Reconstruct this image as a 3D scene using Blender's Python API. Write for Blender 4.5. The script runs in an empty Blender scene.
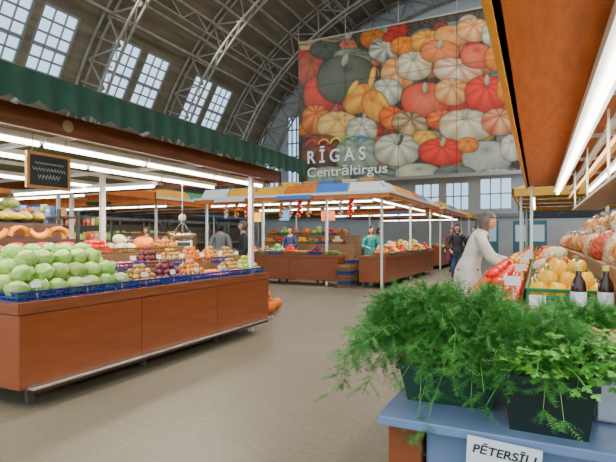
import bpy, math, random
import numpy as np
from mathutils import Vector, Matrix, Euler
random.seed(7)
R=random.random
def U(a,b): return a+(b-a)*R()
SC=bpy.context.scene; COL=SC.collection
# ------------------------------------------------------------------ materials
def M(name,c1,c2=None,rough=.55,metal=0,var=0,ns=6,bump=0,bs=40,emit=0,ecol=None,stretch=(1,1,1),trans=0,contrast=(.35,.65),hue=0,coat=0):
    m=bpy.data.materials.new(name); m.use_nodes=True
    nt=m.node_tree; N=nt.nodes; L=nt.links; b=N['Principled BSDF']
    b.inputs['Roughness'].default_value=rough; b.inputs['Metallic'].default_value=metal
    if coat: b.inputs['Coat Weight'].default_value=coat
    tc=N.new('ShaderNodeTexCoord'); mp=N.new('ShaderNodeMapping'); mp.inputs['Scale'].default_value=stretch
    L.new(tc.outputs['Object'],mp.inputs['Vector'])
    rgb=N.new('ShaderNodeRGB'); rgb.outputs[0].default_value=(*c1,1); out=rgb.outputs[0]
    if c2:
        nz=N.new('ShaderNodeTexNoise'); nz.inputs['Scale'].default_value=ns; nz.inputs['Detail'].default_value=5
        L.new(mp.outputs[0],nz.inputs['Vector'])
        mr=N.new('ShaderNodeMapRange'); mr.inputs[1].default_value=contrast[0]; mr.inputs[2].default_value=contrast[1]
        L.new(nz.outputs[0],mr.inputs[0])
        mx=N.new('ShaderNodeMix'); mx.data_type='RGBA'
        mx.inputs[6].default_value=(*c1,1); mx.inputs[7].default_value=(*c2,1)
        L.new(mr.outputs[0],mx.inputs[0]); out=mx.outputs[2]
    if var or hue:
        oi=N.new('ShaderNodeObjectInfo'); hs=N.new('ShaderNodeHueSaturation')
        a=N.new('ShaderNodeMapRange'); a.inputs[3].default_value=1-var; a.inputs[4].default_value=1+var
        L.new(oi.outputs['Random'],a.inputs[0]); L.new(a.outputs[0],hs.inputs['Value'])
        if hue:
            a2=N.new('ShaderNodeMapRange'); a2.inputs[3].default_value=.5-hue; a2.inputs[4].default_value=.5+hue
            mm=N.new('ShaderNodeMath'); mm.operation='MULTIPLY'; mm.inputs[1].default_value=17.3
            fr=N.new('ShaderNodeMath'); fr.operation='FRACT'
            L.new(oi.outputs['Random'],mm.inputs[0]); L.new(mm.outputs[0],fr.inputs[0]); L.new(fr.outputs[0],a2.inputs[0]); L.new(a2.outputs[0],hs.inputs['Hue'])
        L.new(out,hs.inputs['Color']); out=hs.outputs[0]
    L.new(out,b.inputs['Base Color'])
    if bump:
        n2=N.new('ShaderNodeTexNoise'); n2.inputs['Scale'].default_value=bs; n2.inputs['Detail'].default_value=4
        L.new(mp.outputs[0],n2.inputs['Vector'])
        bp=N.new('ShaderNodeBump'); bp.inputs['Strength'].default_value=bump; bp.inputs['Distance'].default_value=.02
        L.new(n2.outputs[0],bp.inputs['Height']); L.new(bp.outputs[0],b.inputs['Normal'])
    if emit:
        b.inputs['Emission Color'].default_value=(*(ecol or c1),1); b.inputs['Emission Strength'].default_value=emit
    if trans: b.inputs['Transmission Weight'].default_value=trans
    return m
wood=M('wood_panel',(.30,.075,.017),(.20,.045,.01),rough=.35,ns=2.2,stretch=(1,1,7),coat=.2,contrast=(.2,.8))
wood2=M('fascia_wood',(.27,.075,.018),(.17,.045,.012),rough=.45,ns=3,stretch=(1,1,9))
woodd=M('dark_wood_edge',(.10,.04,.02),(.07,.025,.015),rough=.45)
tan=M('worktop_laminate',(.36,.27,.16),(.3,.22,.13),rough=.4)
steel=M('painted_steel',(.42,.42,.4),(.34,.34,.33),rough=.5,ns=3)
steelw=M('white_steel',(.78,.78,.72),rough=.45)
chrome=M('brushed_metal',(.6,.6,.6),(.5,.5,.5),rough=.25,metal=.9)
dark=M('dark_metal',(.05,.05,.05),rough=.5)
green=M('green_canvas',(.006,.065,.035),(.004,.04,.022),rough=.8,ns=5)
grnund=M('canvas_lining',(.20,.20,.11),(.16,.16,.08),rough=.9)
tube=M('tube_glow',(1,1,1),emit=14,ecol=(1,.97,.88))
blue=M('blue_plastic',(.015,.045,.28),rough=.4,var=.25)
trussm=M('truss_steel',(.42,.38,.31),(.31,.28,.23),rough=.7,ns=2)
board=M('chalkboard',(.03,.034,.03),(.05,.052,.05),rough=.8,ns=4)
chalk=M('chalk',(.7,.7,.65),rough=.9)
paper=M('white_card',(.8,.8,.77),rough=.7)
inkm=M('black_ink',(.02,.02,.03),rough=.7)
orangew=M('orange_soffit',(.62,.18,.025),(.48,.12,.015),rough=.5,ns=3,stretch=(6,1,1))
yellowp=M('yellow_paint',(.85,.44,.03),(.75,.35,.02),rough=.5,ns=3)
orangep=M('orange_paint',(.70,.19,.02),(.55,.13,.015),rough=.5,ns=3)
bluep=M('blue_paint',(.06,.2,.55),rough=.5)
potgreen=M('dark_green_planter',(.008,.045,.02),rough=.45)
potblack=M('black_planter',(.006,.018,.014),rough=.35)
soil=M('soil',(.05,.03,.02),(.02,.012,.01),rough=1,bump=.6)
ledgem=M('pale_blue_laminate',(.19,.27,.42),(.15,.22,.36),rough=.35,ns=3)
def floor_mat():
    m=M('concrete_floor',(.18,.155,.107),(.13,.112,.077),rough=.42,ns=.55,bump=.06,bs=60,contrast=(.3,.7))
    nt=m.node_tree;N=nt.nodes;L=nt.links;b=N['Principled BSDF']
    src=b.inputs['Base Color'].links[0].from_socket
    tc=[n for n in N if n.type=='TEX_COORD'][0]
    n=N.new('ShaderNodeTexNoise'); n.inputs['Scale'].default_value=22; n.inputs['Detail'].default_value=6; L.new(tc.outputs['Object'],n.inputs['Vector'])
    mr=N.new('ShaderNodeMapRange'); mr.inputs[1].default_value=.35; mr.inputs[2].default_value=.7; mr.inputs[3].default_value=.82; mr.inputs[4].default_value=1.08; L.new(n.outputs[0],mr.inputs[0])
    mx=N.new('ShaderNodeVectorMath'); mx.operation='SCALE'; L.new(src,mx.inputs[0]); L.new(mr.outputs[0],mx.inputs['Scale']); L.new(mx.outputs[0],b.inputs['Base Color'])
    return m
floorm=floor_mat()
ceilm=M('ceiling_boards',(.27,.23,.165),(.17,.145,.10),rough=.9,ns=1.2,stretch=(1,.25,3))
wallm=M('plaster_wall',(.60,.63,.64),(.48,.51,.52),rough=.9,ns=.4)
pm={
'potato':M('potato_skin',(.46,.28,.09),(.33,.18,.05),rough=.8,var=.25,ns=30),
'carrot':M('carrot_skin',(.85,.18,.01),(.65,.12,.01),rough=.6,var=.15,ns=25),
'beet':M('beet_skin',(.17,.02,.04),(.10,.015,.025),rough=.7,var=.3,ns=20),
'onion':M('onion_skin',(.58,.23,.03),(.42,.14,.015),rough=.4,var=.2,ns=12),
'tomato':M('tomato_skin',(.78,.015,.004),(.66,.025,.004),rough=.25,var=.15,ns=8),
'apple':M('apple_skin',(.6,.03,.01),(.62,.32,.02),rough=.3,var=.2,ns=14),
'green_apple':M('green_apple_skin',(.33,.5,.02),(.45,.45,.04),rough=.3,var=.2,ns=12),
'orange':M('orange_peel',(.92,.27,.005),rough=.5,var=.12,bump=.2,bs=200),
'lemon':M('lemon_peel',(.92,.6,.015),rough=.45,var=.1),
'cucumber':M('cucumber_skin',(.03,.15,.01),(.08,.25,.02),rough=.5,var=.3,ns=25),
'cabbage':M('cabbage_leaf',(.27,.50,.07),(.45,.62,.20),rough=.5,var=.15,ns=9,bump=.5,bs=22,hue=.015),
'pumpkin':M('pumpkin_skin',(.85,.21,.005),(.72,.15,.005),rough=.5,var=.15,ns=8),
'green_pumpkin':M('green_pumpkin_skin',(.08,.15,.04),(.24,.26,.08),rough=.5,var=.2,ns=8),
'squash':M('squash_skin',(.85,.55,.05),(.5,.48,.06),rough=.5,var=.15,ns=10),
'garlic':M('garlic_skin',(.75,.7,.6),(.64,.52,.48),rough=.6,var=.08,ns=20),
'pepper':M('pepper_skin',(.75,.025,.006),rough=.25,var=.2),
'yellow_pepper':M('yellow_pepper_skin',(.9,.46,.006),rough=.25,var=.15),
'walnut':M('walnut_shell',(.42,.23,.08),(.28,.14,.04),rough=.8,var=.2,ns=40),
'cauliflower':M('cauliflower_curd',(.75,.7,.48),(.62,.56,.34),rough=.8,var=.05,ns=40,bump=1,bs=40),
}
stemm=M('green_stem',(.14,.26,.06),(.2,.3,.1),rough=.7)
flesh=M('pumpkin_flesh',(.95,.38,.02),(.85,.32,.02),rough=.5,ns=15)
# ------------------------------------------------------------------ mesh builder
class MB:
    def __init__(s): s.v=[];s.f=[];s.m=[]
    def add(s,vs,fs,mi=0):
        o=len(s.v); s.v+=[tuple(v) for v in vs]; s.f+=[tuple(i+o for i in f) for f in fs]; s.m+=[mi]*len(fs); return s
    def box(s,x0,x1,y0,y1,z0,z1,mi=0):
        vs=[(x,y,z) for z in(z0,z1) for y in(y0,y1) for x in(x0,x1)]
        return s.add(vs,[(0,2,3,1),(4,5,7,6),(0,1,5,4),(2,6,7,3),(0,4,6,2),(1,3,7,5)],mi)
    def bar(s,p,q,w,h=None,mi=0):
        h=h or w; p=Vector(p);q=Vector(q);d=(q-p).normalized()
        up=Vector((0,0,1)) if abs(d.z)<.95 else Vector((0,1,0))
        a=d.cross(up).normalized()*w/2; b=a.normalized().cross(d)*h/2
        vs=[c+e for c in(p,q) for e in(-a-b,a-b,a+b,-a+b)]
        return s.add(vs,[(3,2,1,0),(4,5,6,7),(0,1,5,4),(1,2,6,5),(2,3,7,6),(3,0,4,7)],mi)
    def lathe(s,prof,n=16,c=(0,0,0),mi=0,ang=None):
        vs=[];fs=[];k=len(prof)
        for i in range(n):
            t=2*math.pi*i/n
            for r,z in prof: 
                rr=r*(ang(t,z) if ang else 1)
                vs.append((c[0]+rr*math.cos(t),c[1]+rr*math.sin(t),c[2]+z))
        for i in range(n):
            j=(i+1)%n
            for a in range(k-1): fs.append((i*k+a,j*k+a,j*k+a+1,i*k+a+1))
        fs.append(tuple(i*k for i in range(n))[::-1]); fs.append(tuple(i*k+k-1 for i in range(n)))
        return s.add(vs,fs,mi)
    def tube(s,pts,rs,n=6,mi=0):
        vs=[];fs=[];pts=[Vector(p) for p in pts]
        if not hasattr(rs,'__len__'): rs=[rs]*len(pts)
        for i,p in enumerate(pts):
            d=(pts[min(i+1,len(pts)-1)]-pts[max(i-1,0)]).normalized()
            up=Vector((0,0,1)) if abs(d.z)<.9 else Vector((1,0,0))
            a=d.cross(up).normalized(); b=a.cross(d)
            for k in range(n):
                t=2*math.pi*k/n; vs.append(p+(a*math.cos(t)+b*math.sin(t))*rs[i])
        for i in range(len(pts)-1):
            for k in range(n):
                l=(k+1)%n; fs.append((i*n+k,i*n+l,(i+1)*n+l,(i+1)*n+k))
        fs.append(tuple(range(n))[::-1]); fs.append(tuple((len(pts)-1)*n+k for k in range(n)))
        return s.add(vs,fs,mi)
    def ell(s,r,c=(0,0,0),nu=14,nv=9,fn=None,mi=0):
        vs=[];fs=[]
        for j in range(nv+1):
            ph=math.pi*j/nv
            for i in range(nu):
                t=2*math.pi*i/nu
                d=(math.sin(ph)*math.cos(t),math.sin(ph)*math.sin(t),math.cos(ph))
                k=fn(d,t,ph) if fn else 1
                if hasattr(k,'__len__'): vs.append((c[0]+r[0]*k[0],c[1]+r[1]*k[1],c[2]+r[2]*k[2]))
                else: vs.append((c[0]+r[0]*d[0]*k,c[1]+r[1]*d[1]*k,c[2]+r[2]*d[2]*k))
        for j in range(nv):
            for i in range(nu):
                l=(i+1)%nu; fs.append((j*nu+i,(j+1)*nu+i,(j+1)*nu+l,j*nu+l))
        return s.add(vs,fs,mi)
    def mesh(s,name,mats,smooth=False):
        me=bpy.data.meshes.new(name); me.from_pydata(s.v,[],s.f); me.validate()
        mats=mats if isinstance(mats,(list,tuple)) else [mats]
        for m in mats: me.materials.append(m)
        if len(mats)>1 and len(me.polygons)==len(s.m): me.polygons.foreach_set('material_index',s.m)
        if smooth: me.polygons.foreach_set('use_smooth',[True]*len(me.polygons))
        me.update(); return me
def OB(name,me,parent=None,loc=(0,0,0),rot=(0,0,0),sc=1,label=None,cat=None,group=None,kind=None,bevel=0):
    o=bpy.data.objects.new(name,me); COL.objects.link(o)
    o.location=loc; o.rotation_euler=rot
    o.scale=(sc,sc,sc) if not hasattr(sc,'__len__') else sc
    if parent: o.parent=parent
    if label: o['label']=label
    if cat: o['category']=cat
    if group: o['group']=group
    if kind: o['kind']=kind
    if bevel:
        b=o.modifiers.new('bevel','BEVEL'); b.width=bevel; b.segments=2; b.limit_method='ANGLE'
    return o
def bx(name,mat,x0,x1,y0,y1,z0,z1,parent=None,bevel=0,**k):
    cx,cy,cz=(x0+x1)/2,(y0+y1)/2,(z0+z1)/2
    me=MB().box(x0-cx,x1-cx,y0-cy,y1-cy,z0-cz,z1-cz).mesh(name,mat)
    pl=Vector((cx,cy,cz))
    if parent: pl=pl-parent.location
    return OB(name,me,parent,pl,bevel=bevel,**k)
def bake(o,name,mat=None,smooth=True):
    dg=bpy.context.evaluated_depsgraph_get(); dg.update()
    me=bpy.data.meshes.new_from_object(o.evaluated_get(dg)); me.name=name
    bpy.data.objects.remove(o)
    if mat is not None:
        me.materials.clear()
        for m in (mat if isinstance(mat,(list,tuple)) else [mat]): me.materials.append(m)
    if smooth: me.polygons.foreach_set('use_smooth',[True]*len(me.polygons))
    return me
def text_mesh(s,size,mat,depth=.002,align='LEFT',name='lettering',shear=0,off=0):
    cu=bpy.data.curves.new('t','FONT'); cu.body=s; cu.size=size; cu.extrude=depth; cu.align_x=align; cu.shear=shear; cu.offset=off
    o=bpy.data.objects.new('t',cu); COL.objects.link(o)
    return bake(o,name,mat,False)
def fitw(o,w):
    xs=[v.co.x for v in o.data.vertices]; o.scale=(w/(max(xs)-min(xs)),1,1)
# ------------------------------------------------------------------ prototypes
def lump(seed,a=.12):
    ph=[random.Random(seed+i).uniform(0,6.28) for i in range(6)]
    return lambda d,t,p:1+a*(math.sin(3*d[0]+ph[0])+math.sin(4*d[1]+ph[1])*.7+math.sin(5*d[2]+ph[2]+d[0])*.5)/2
PROTO={}
def proto(k,me,size,label,cat,kids=()): PROTO[k]=(me,size,label,cat,kids)
proto('potato',MB().ell((.045,.034,.03),fn=lump(1,.2),nu=10,nv=7).mesh('potato',pm['potato'],True),.034,'earthy tan-skinned potato heaped in a crate','potato')
proto('walnut',MB().ell((.019,.017,.017),fn=lump(2,.1),nu=8,nv=6).mesh('walnut',pm['walnut'],True),.017,'brown walnut in its shell on a tray','nut')
mb=MB();mb.tube([(-.09,0,0),(-.085,0,0),(-.04,0,0),(.03,.002,0),(.09,0,0)],[.008,.019,.02,.014,.002],8)
proto('carrot',mb.mesh('carrot',pm['carrot'],True),.021,'orange carrot lying in a heap','carrot')
proto('beet',MB().lathe([(.001,-.055),(.006,-.045),(.03,-.022),(.04,.0),(.036,.022),(.014,.035),(.008,.045)],10).mesh('beet',pm['beet'],True),.04,'dark purple beetroot with earthy skin','beetroot')
proto('onion',MB().lathe([(.001,-.036),(.02,-.03),(.036,-.01),(.037,.006),(.024,.025),(.007,.035),(.004,.05)],10).mesh('onion',pm['onion'],True),.036,'golden brown onion with papery skin','onion')
lob=lambda d,t,p:(lambda k:(d[0]*k,d[1]*k,d[2]*k*(1 if d[2]<0 else (1-.35*max(0,1-math.sin(p)*2)))))(1+.04*math.cos(5*t)*math.sin(p))
cal=MB()
for i in range(5):
    t=i*1.2566; c,s_=math.cos(t),math.sin(t)
    cal.add([(.004*-s_,.004*c,.026),(.004*s_,-.004*c,.026),(.024*c,.024*s_,.026)],[(0,1,2)])
cal.tube([(0,0,.024),(.002,0,.038)],.0025,5)
calm=cal.mesh('calyx',stemm)
proto('tomato',MB().ell((.04,.04,.033),fn=lob,nu=15,nv=9).mesh('tomato',pm['tomato'],True),.036,'ripe red tomato with green calyx','tomato',(('calyx',calm),))
apf=lambda d,t,p:(d[0],d[1],d[2]*(1-.5*max(0,1-math.sin(p)*2.2)))
for k,l in(('apple','red and yellow apple'),('green_apple','green apple')):
    proto(k,MB().ell((.038,.038,.036),fn=apf,nu=12,nv=9).tube([(0,0,.015),(.004,0,.042)],.002,5).mesh(k,pm[k],True),.037,l+' in a heaped crate','apple')
proto('orange',MB().ell((.038,.038,.037),nu=12,nv=8).mesh('orange',pm['orange'],True),.038,'round orange citrus fruit in a crate','orange')
proto('lemon',MB().ell((.048,.036,.036),nu=12,nv=8,fn=lambda d,t,p:1+.12*max(0,abs(d[0])-.85)/.15).mesh('lemon',pm['lemon'],True),.037,'yellow lemon with pointed ends','lemon')
proto('cucumber',MB().tube([(-.1,0,0),(-.092,0,0),(-.04,.006,0),(.04,.006,0),(.092,0,0),(.1,0,0)],[.006,.017,.022,.022,.016,.005],8).mesh('cucumber',pm['cucumber'],True),.022,'dark green cucumber lying in a heap','cucumber')
def cabf(d,t,p): return 1+.03*math.sin(3*t+2*p)+.025*math.sin(7*p+2*math.sin(2*t))
cb=MB().ell((.084,.084,.076),nu=20,nv=14,fn=cabf)
for i in range(5):
    t0=i*1.2566
    vs=[];fs=[]
    for a in range(7):
        for b in range(6):
            tt=t0+(a-3)*.28; pp=2.75-b*.36+.06*abs(a-3); rr=.089+.012*(b/5)**2+.004*math.sin(a*2.1+b)
            vs.append((rr*math.sin(pp)*math.cos(tt),rr*math.sin(pp)*math.sin(tt),rr*.92*math.cos(pp)))
    for a in range(6):
        for b in range(5): fs.append((a*6+b,(a+1)*6+b,(a+1)*6+b+1,a*6+b+1))
    cb.add(vs,fs)
proto('cabbage',cb.mesh('cabbage',pm['cabbage'],True),.084,'pale green head of cabbage','cabbage')
def pumpf(n): return lambda d,t,p:(lambda k:(d[0]*k,d[1]*k,d[2]*(1-.45*max(0,1-math.sin(p)*1.6))))(1+.07*abs(math.cos(n*t/2))-.05)
pst=MB().tube([(0,0,.05),(0,.003,.085),(.012,.006,.11)],[.02,.012,.014],7).mesh('stem',stemm,True)
proto('pumpkin',MB().ell((.13,.13,.1),fn=pumpf(10),nu=40,nv=12).mesh('pumpkin',pm['pumpkin'],True),.11,'ribbed orange pumpkin with a dry stem','pumpkin',(('stem',pst),))
proto('green_pumpkin',MB().ell((.12,.12,.09),fn=pumpf(10),nu=40,nv=12).mesh('green_pumpkin',pm['green_pumpkin'],True),.1,'ribbed grey-green pumpkin with a dry stem','pumpkin',(('stem',pst),))
proto('squash',MB().lathe([(.001,-.13),(.035,-.12),(.06,-.08),(.062,-.04),(.045,.01),(.035,.07),(.03,.11),(.012,.125),(.01,.15)],14).mesh('squash',pm['squash'],True),.06,'yellow pear-shaped marrow squash','squash')
proto('garlic',MB().lathe([(.008,-.022),(.024,-.016),(.029,0),(.018,.018),(.005,.032),(.004,.055)],12,ang=lambda t,z:1+.06*math.cos(6*t)).mesh('garlic',pm['garlic'],True),.027,'white papery garlic bulb','garlic')
for k in('pepper','yellow_pepper'):
    proto(k,MB().ell((.04,.04,.05),fn=lambda d,t,p:(lambda q:(d[0]*q,d[1]*q,d[2]*(1-.3*max(0,1-math.sin(p)*2))))((1+.1*math.cos(4*t))*(1+.15*d[2])),nu=16,nv=9).mesh(k,pm[k],True),.04,('red' if k=='pepper' else 'yellow')+' bell pepper with green stalk','pepper',(('stem',MB().tube([(0,0,.035),(.004,0,.065)],[.008,.006],6).mesh('stem',stemm)),))
proto('cauliflower',MB().ell((.085,.085,.06),fn=lambda d,t,p:1+.05*math.sin(9*t)*math.sin(8*p),nu=30,nv=14).mesh('cauliflower',pm['cauliflower'],True),.07,'creamy white cauliflower head','cauliflower')
CNT={}
def item(k,x,y,z,s=1,rot=None,group=None,kids=True,label=None):
    me,size,lb,cat,ks=PROTO[k]
    CNT[k]=CNT.get(k,0)+1
    if rot is None: rot=(U(-.4,.4),U(-.4,.4),U(0,6.28))
    o=OB(k,me,None,(x,y,z),rot,s,label=label or lb,cat=cat,group=group or (k.replace('_',' ')+' heap'))
    if kids:
        for n,m in ks: OB(n,m,o)
    return o
def heap(k,x0,x1,y0,y1,z,layers=2,s=1,jit=.15,kids=False,group=None,dx=None,dy=None,flat=None):
    size=PROTO[k][1]*s
    dx=(dx or size*2.0); dy=(dy or size*2.0); dz=(flat or size)*1.35
    for l in range(layers):
        ax0=x0+dx*.5*(l+1);ax1=x1-dx*.5*(l+1);ay0=y0+dy*.5*(l+1);ay1=y1-dy*.5*(l+1)
        nx=max(1,int((ax1-ax0)/dx+1.01)) if ax1>=ax0-1e-6 else 0; ny=max(1,int((ay1-ay0)/dy+1.01)) if ay1>=ay0-1e-6 else 0
        for i in range(nx):
            for j in range(ny):
                if l<layers-1 and 1<=i<nx-1 and 1<=j<ny-1 and layers>=2 and (l<layers-2 or (2<=i<nx-2 and 2<=j<ny-2)): continue
                xx=(ax0+ax1)/2+(i-(nx-1)/2)*dx+U(-1,1)*dx*jit*.5
                yy=(ay0+ay1)/2+(j-(ny-1)/2)*dy+U(-1,1)*dy*jit*.5
                if k in('carrot','cucumber'): r=(0,U(-.08,.08),U(-.25,.25))
                else: r=None
                item(k,xx,yy,z+(flat or size)+l*dz,s*U(.9,1.05),r,group=group,kids=kids)
def crate_mesh(w,d,h,name='crate'):
    m=MB(); t=.008
    m.box(-w/2,w/2,-d/2,d/2,0,t)
    for z in(0.0,h*.38,h*.76):
        hh=h*.2
        m.box(-w/2,w/2,-d/2,-d/2+t,z,z+hh);m.box(-w/2,w/2,d/2-t,d/2,z,z+hh)
        m.box(-w/2,-w/2+t,-d/2,d/2,z,z+hh);m.box(w/2-t,w/2,-d/2,d/2,z,z+hh)
    m.box(-w/2-.008,w/2+.008,-d/2-.008,-d/2+.002,h*.9,h);m.box(-w/2-.008,w/2+.008,d/2-.002,d/2+.008,h*.9,h)
    m.box(-w/2-.008,-w/2+.002,-d/2,d/2,h*.9,h);m.box(w/2-.002,w/2+.008,-d/2,d/2,h*.9,h)
    nx=int(w/.06);ny=int(d/.06)
    for i in range(nx+1):
        x=-w/2+.004+(w-.008)*i/nx
        for yy in(-d/2+.0,d/2-t): m.box(x-.004,x+.004,yy-.001,yy+t+.001,0,h)
    for i in range(ny+1):
        y=-d/2+.004+(d-.008)*i/ny
        for xx in(-w/2,w/2-t): m.box(xx-.001,xx+t+.001,y-.004,y+.004,0,h)
    return m.mesh(name,blue)
CH=.085
crateA=crate_mesh(.38,.40,CH)
cratemat2=M('wooden_crate',(.30,.16,.06),(.21,.11,.035),rough=.8,ns=5,stretch=(1,1,8))
crateB=crateA.copy(); crateB.materials.clear(); crateB.materials.append(cratemat2)
cratemat3=M('green_plastic',(.02,.2,.07),rough=.5)
crateC=crateA.copy(); crateC.materials.clear(); crateC.materials.append(cratemat3)
def crate(x,y,z,rz=0,me=None,group='produce crates',tilt=0,label='blue slatted plastic produce crate on the counter'):
    if me is crateB: label='slatted brown wooden produce crate on the counter'
    if me is crateC: label='green slatted plastic produce crate on the counter'
    return OB('crate',me or crateA,None,(x,y,z),(0,tilt,rz),label=label,cat='crate',group=group)
cardme=MB().box(-.003,.003,-.04,.04,0,.05).mesh('price_card',paper)
cardst=MB().box(-.002,.002,-.004,.004,-.09,.0).mesh('stick',steel)
def card(x,y,z,rz=0,s=1):
    o=OB('price_card',cardme,None,(x,y,z),(0,-.2,rz+U(-.15,.15)),s,label='small white price card stuck among produce',cat='price card',group='price cards')
    OB('stick',cardst,o)
def KW(k): return dict(dx=.17,dy=.043) if k in('carrot','cucumber') else (dict(dx=.085,dy=.075) if k=='potato' else {})
# ------------------------------------------------------------------ ROOM
W,H,NP=25.0,21.5,2.3
Y0,Y1=-6.0,38.0
def arch(t):
    c,s=math.cos(t),math.sin(t); e=2/NP
    return (math.copysign(abs(c)**e,c)*W, abs(s)**e*H)
def archz(x): return H*(max(0,1-(abs(x)/W)**NP))**(1/NP)
def archx(z): return W*(max(0,1-(z/H)**NP))**(1/NP)
OB('floor',MB().box(-26,26,Y0,Y1+.3,-.2,0).mesh('floor',floorm),kind='structure',label='worn beige concrete market floor')
WZ0,WZ1=9.3,12.7
WY=[(5.8,10.2),(12.9,17.3),(19.7,24.1),(26.7,31.1)]
zs=[0,3,6,WZ0,10.4,11.5,WZ1,14,15.5,17,18.3,19.4,20.3,20.9,21.3]
prof=[(-archx(z),z) for z in zs]+[(-6+ i*2,archz(-6+i*2)) for i in range(7)]+[(archx(z),z) for z in zs[::-1]]
prof=sorted(prof,key=lambda p:p[0])
ys=[Y0]+[y for w in WY for y in w]+[Y1]
mb=MB();nv=len(prof);vs=[(p[0],y,p[1]) for y in ys for p in prof]; fs=[]
for j in range(len(ys)-1):
    for i in range(nv-1):
        a,b=prof[i],prof[i+1]
        hole=j%2==1 and a[0]<0 and min(a[1],b[1])>=WZ0-.01 and max(a[1],b[1])<=WZ1+.01
        if hole: continue
        fs.append((j*nv+i,j*nv+i+1,(j+1)*nv+i+1,(j+1)*nv+i))
mb.add(vs,fs); OB('ceiling',mb.mesh('ceiling',ceilm),kind='structure',label='curved vaulted hangar ceiling of dark boards')
glassm=bpy.data.materials.new('window_glass'); glassm.use_nodes=True
nt=glassm.node_tree; nt.nodes.clear(); o_=nt.nodes.new('ShaderNodeOutputMaterial'); mx=nt.nodes.new('ShaderNodeMixShader'); mx.inputs[0].default_value=.08
tr=nt.nodes.new('ShaderNodeBsdfTransparent'); tr.inputs[0].default_value=(.85,.93,1,1); gl=nt.nodes.new('ShaderNodeBsdfGlossy')
nt.links.new(tr.outputs[0],mx.inputs[1]); nt.links.new(gl.outputs[0],mx.inputs[2]); nt.links.new(mx.outputs[0],o_.inputs[0])
winf=M('window_frame',(.26,.27,.26),rough=.6)
def vwin(i,ya,yb):
    A=Vector((-archx(WZ0),0,WZ0)); B=Vector((-archx(WZ1),0,WZ1)); d=B-A
    def P(u,y): return A+d*u+Vector((0,y,0))
    e=OB('window_%d'%i,None,kind='structure',label='tilted multi-pane skylight in the vault'); 
    f=MB()
    ym=(ya+yb)/2
    for (a,b) in((ya,ym-.25),(ym+.25,yb)):
        for k in range(4):
            y=a+(b-a)*k/3; w=.12 if k in(0,3) else .05
            f.bar(P(0,y),P(1,y),w,.1)
        for k in range(7):
            u=k/6; w=.14 if k in(0,6) else(.3 if k==3 else .05)
            f.bar(P(u,a),P(u,b),w,.1)
    OB('frame',f.mesh('frame',winf),e)
    f=MB(); f.bar(P(0,ym),P(1,ym),.5,.06)
    OB('mullion_panel',f.mesh('mullion_panel',ceilm),e)
    OB('pane',MB().add([P(0,ya),P(0,yb),P(1,yb),P(1,ya)],[(0,1,2,3)]).mesh('pane',glassm),e)
for i,(a,b) in enumerate(WY): vwin(i+1,a,b)
pts=[(x,archz(x)) for x in np.linspace(-W,W,61)]
mb=MB(); n=len(pts)
vs=[(x,Y1,z) for x,z in pts]+[(x,Y1+.4,z) for x,z in pts]
mb.add(vs,[tuple(range(n)),tuple(range(n,2*n))[::-1]]+[(i,i+n,(i+1)%n+n,(i+1)%n) for i in range(n)])
wo=OB('wall_back',mb.mesh('wall_back',wallm))
holes=[(-20.3,-18.9,6.2,12.2),(-3.9,-1.7,3.5,5.8),(-8.8,-6.9,3.5,5.6),(-6.4,-4.7,3.5,5.6),(-12.8,-11,3.5,5.6),(.6,2.8,3.5,5.8),(-22.6,-21.2,5,9),(-4.2,-2.6,0,2.6),(-1.6,0.6,0,2.6)]
for h in holes[:7]:
    c=OB('cutter',MB().box(h[0],h[1],Y1-1,Y1+2,h[2],h[3]).mesh('c',wallm))
    m=wo.modifiers.new('b','BOOLEAN'); m.operation='DIFFERENCE'; m.object=c; m.solver='EXACT'
me=bake(wo,'wall_back',wallm,False)
for o in list(bpy.data.objects):
    if o.name.startswith('cutter'): bpy.data.objects.remove(o)
OB('wall_back',me,kind='structure',label='pale plaster gable wall under the vault')
for i,h in enumerate(holes[:7]):
    e=OB('window_%d'%(i+5),None,kind='structure',label='white framed window in the gable wall',loc=(h[0],Y1,h[2]))
    w,hh=h[1]-h[0],h[3]-h[2]; f=MB()
    for k in range(4): f.box(w*k/3-.05,w*k/3+.05,.05,.15,0,hh)
    nr=max(2,int(hh/1.0))
    for k in range(nr+1): f.box(0,w,.05,.15,hh*k/nr-.05,hh*k/nr+.05)
    OB('frame',f.mesh('frame',winf if i in(0,6) else steelw),e)
    OB('pane',MB().box(0,w,.16,.17,0,hh).mesh('pane',glassm),e)
doorm=M('door_blue_green',(.07,.22,.28),rough=.5); doorg=M('door_glass',(.5,.65,.7),rough=.2,emit=.3)
for i,h in enumerate(holes[7:]):
    e=OB('door_%d'%(i+1),MB().box(h[0],h[1],Y1-.06,Y1,h[2],h[3]).mesh('door',doorm),kind='structure',label='double leaf door with glazed tops')
    for a in(0,1):
        w=(h[1]-h[0])/2
        bx('pane',doorg,h[0]+w*a+.15,h[0]+w*a+w-.15,Y1-.09,Y1-.06,1.1,2.3,e)
bx('trim_1',M('grey_band',(.3,.33,.36),rough=.8),-24,24,Y1-.15,Y1,2.9,3.15,kind='structure')
bx('trim_2',M('white_band',(.75,.76,.76),rough=.8),-14,14,Y1-.3,Y1,6.0,6.25,kind='structure')
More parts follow.
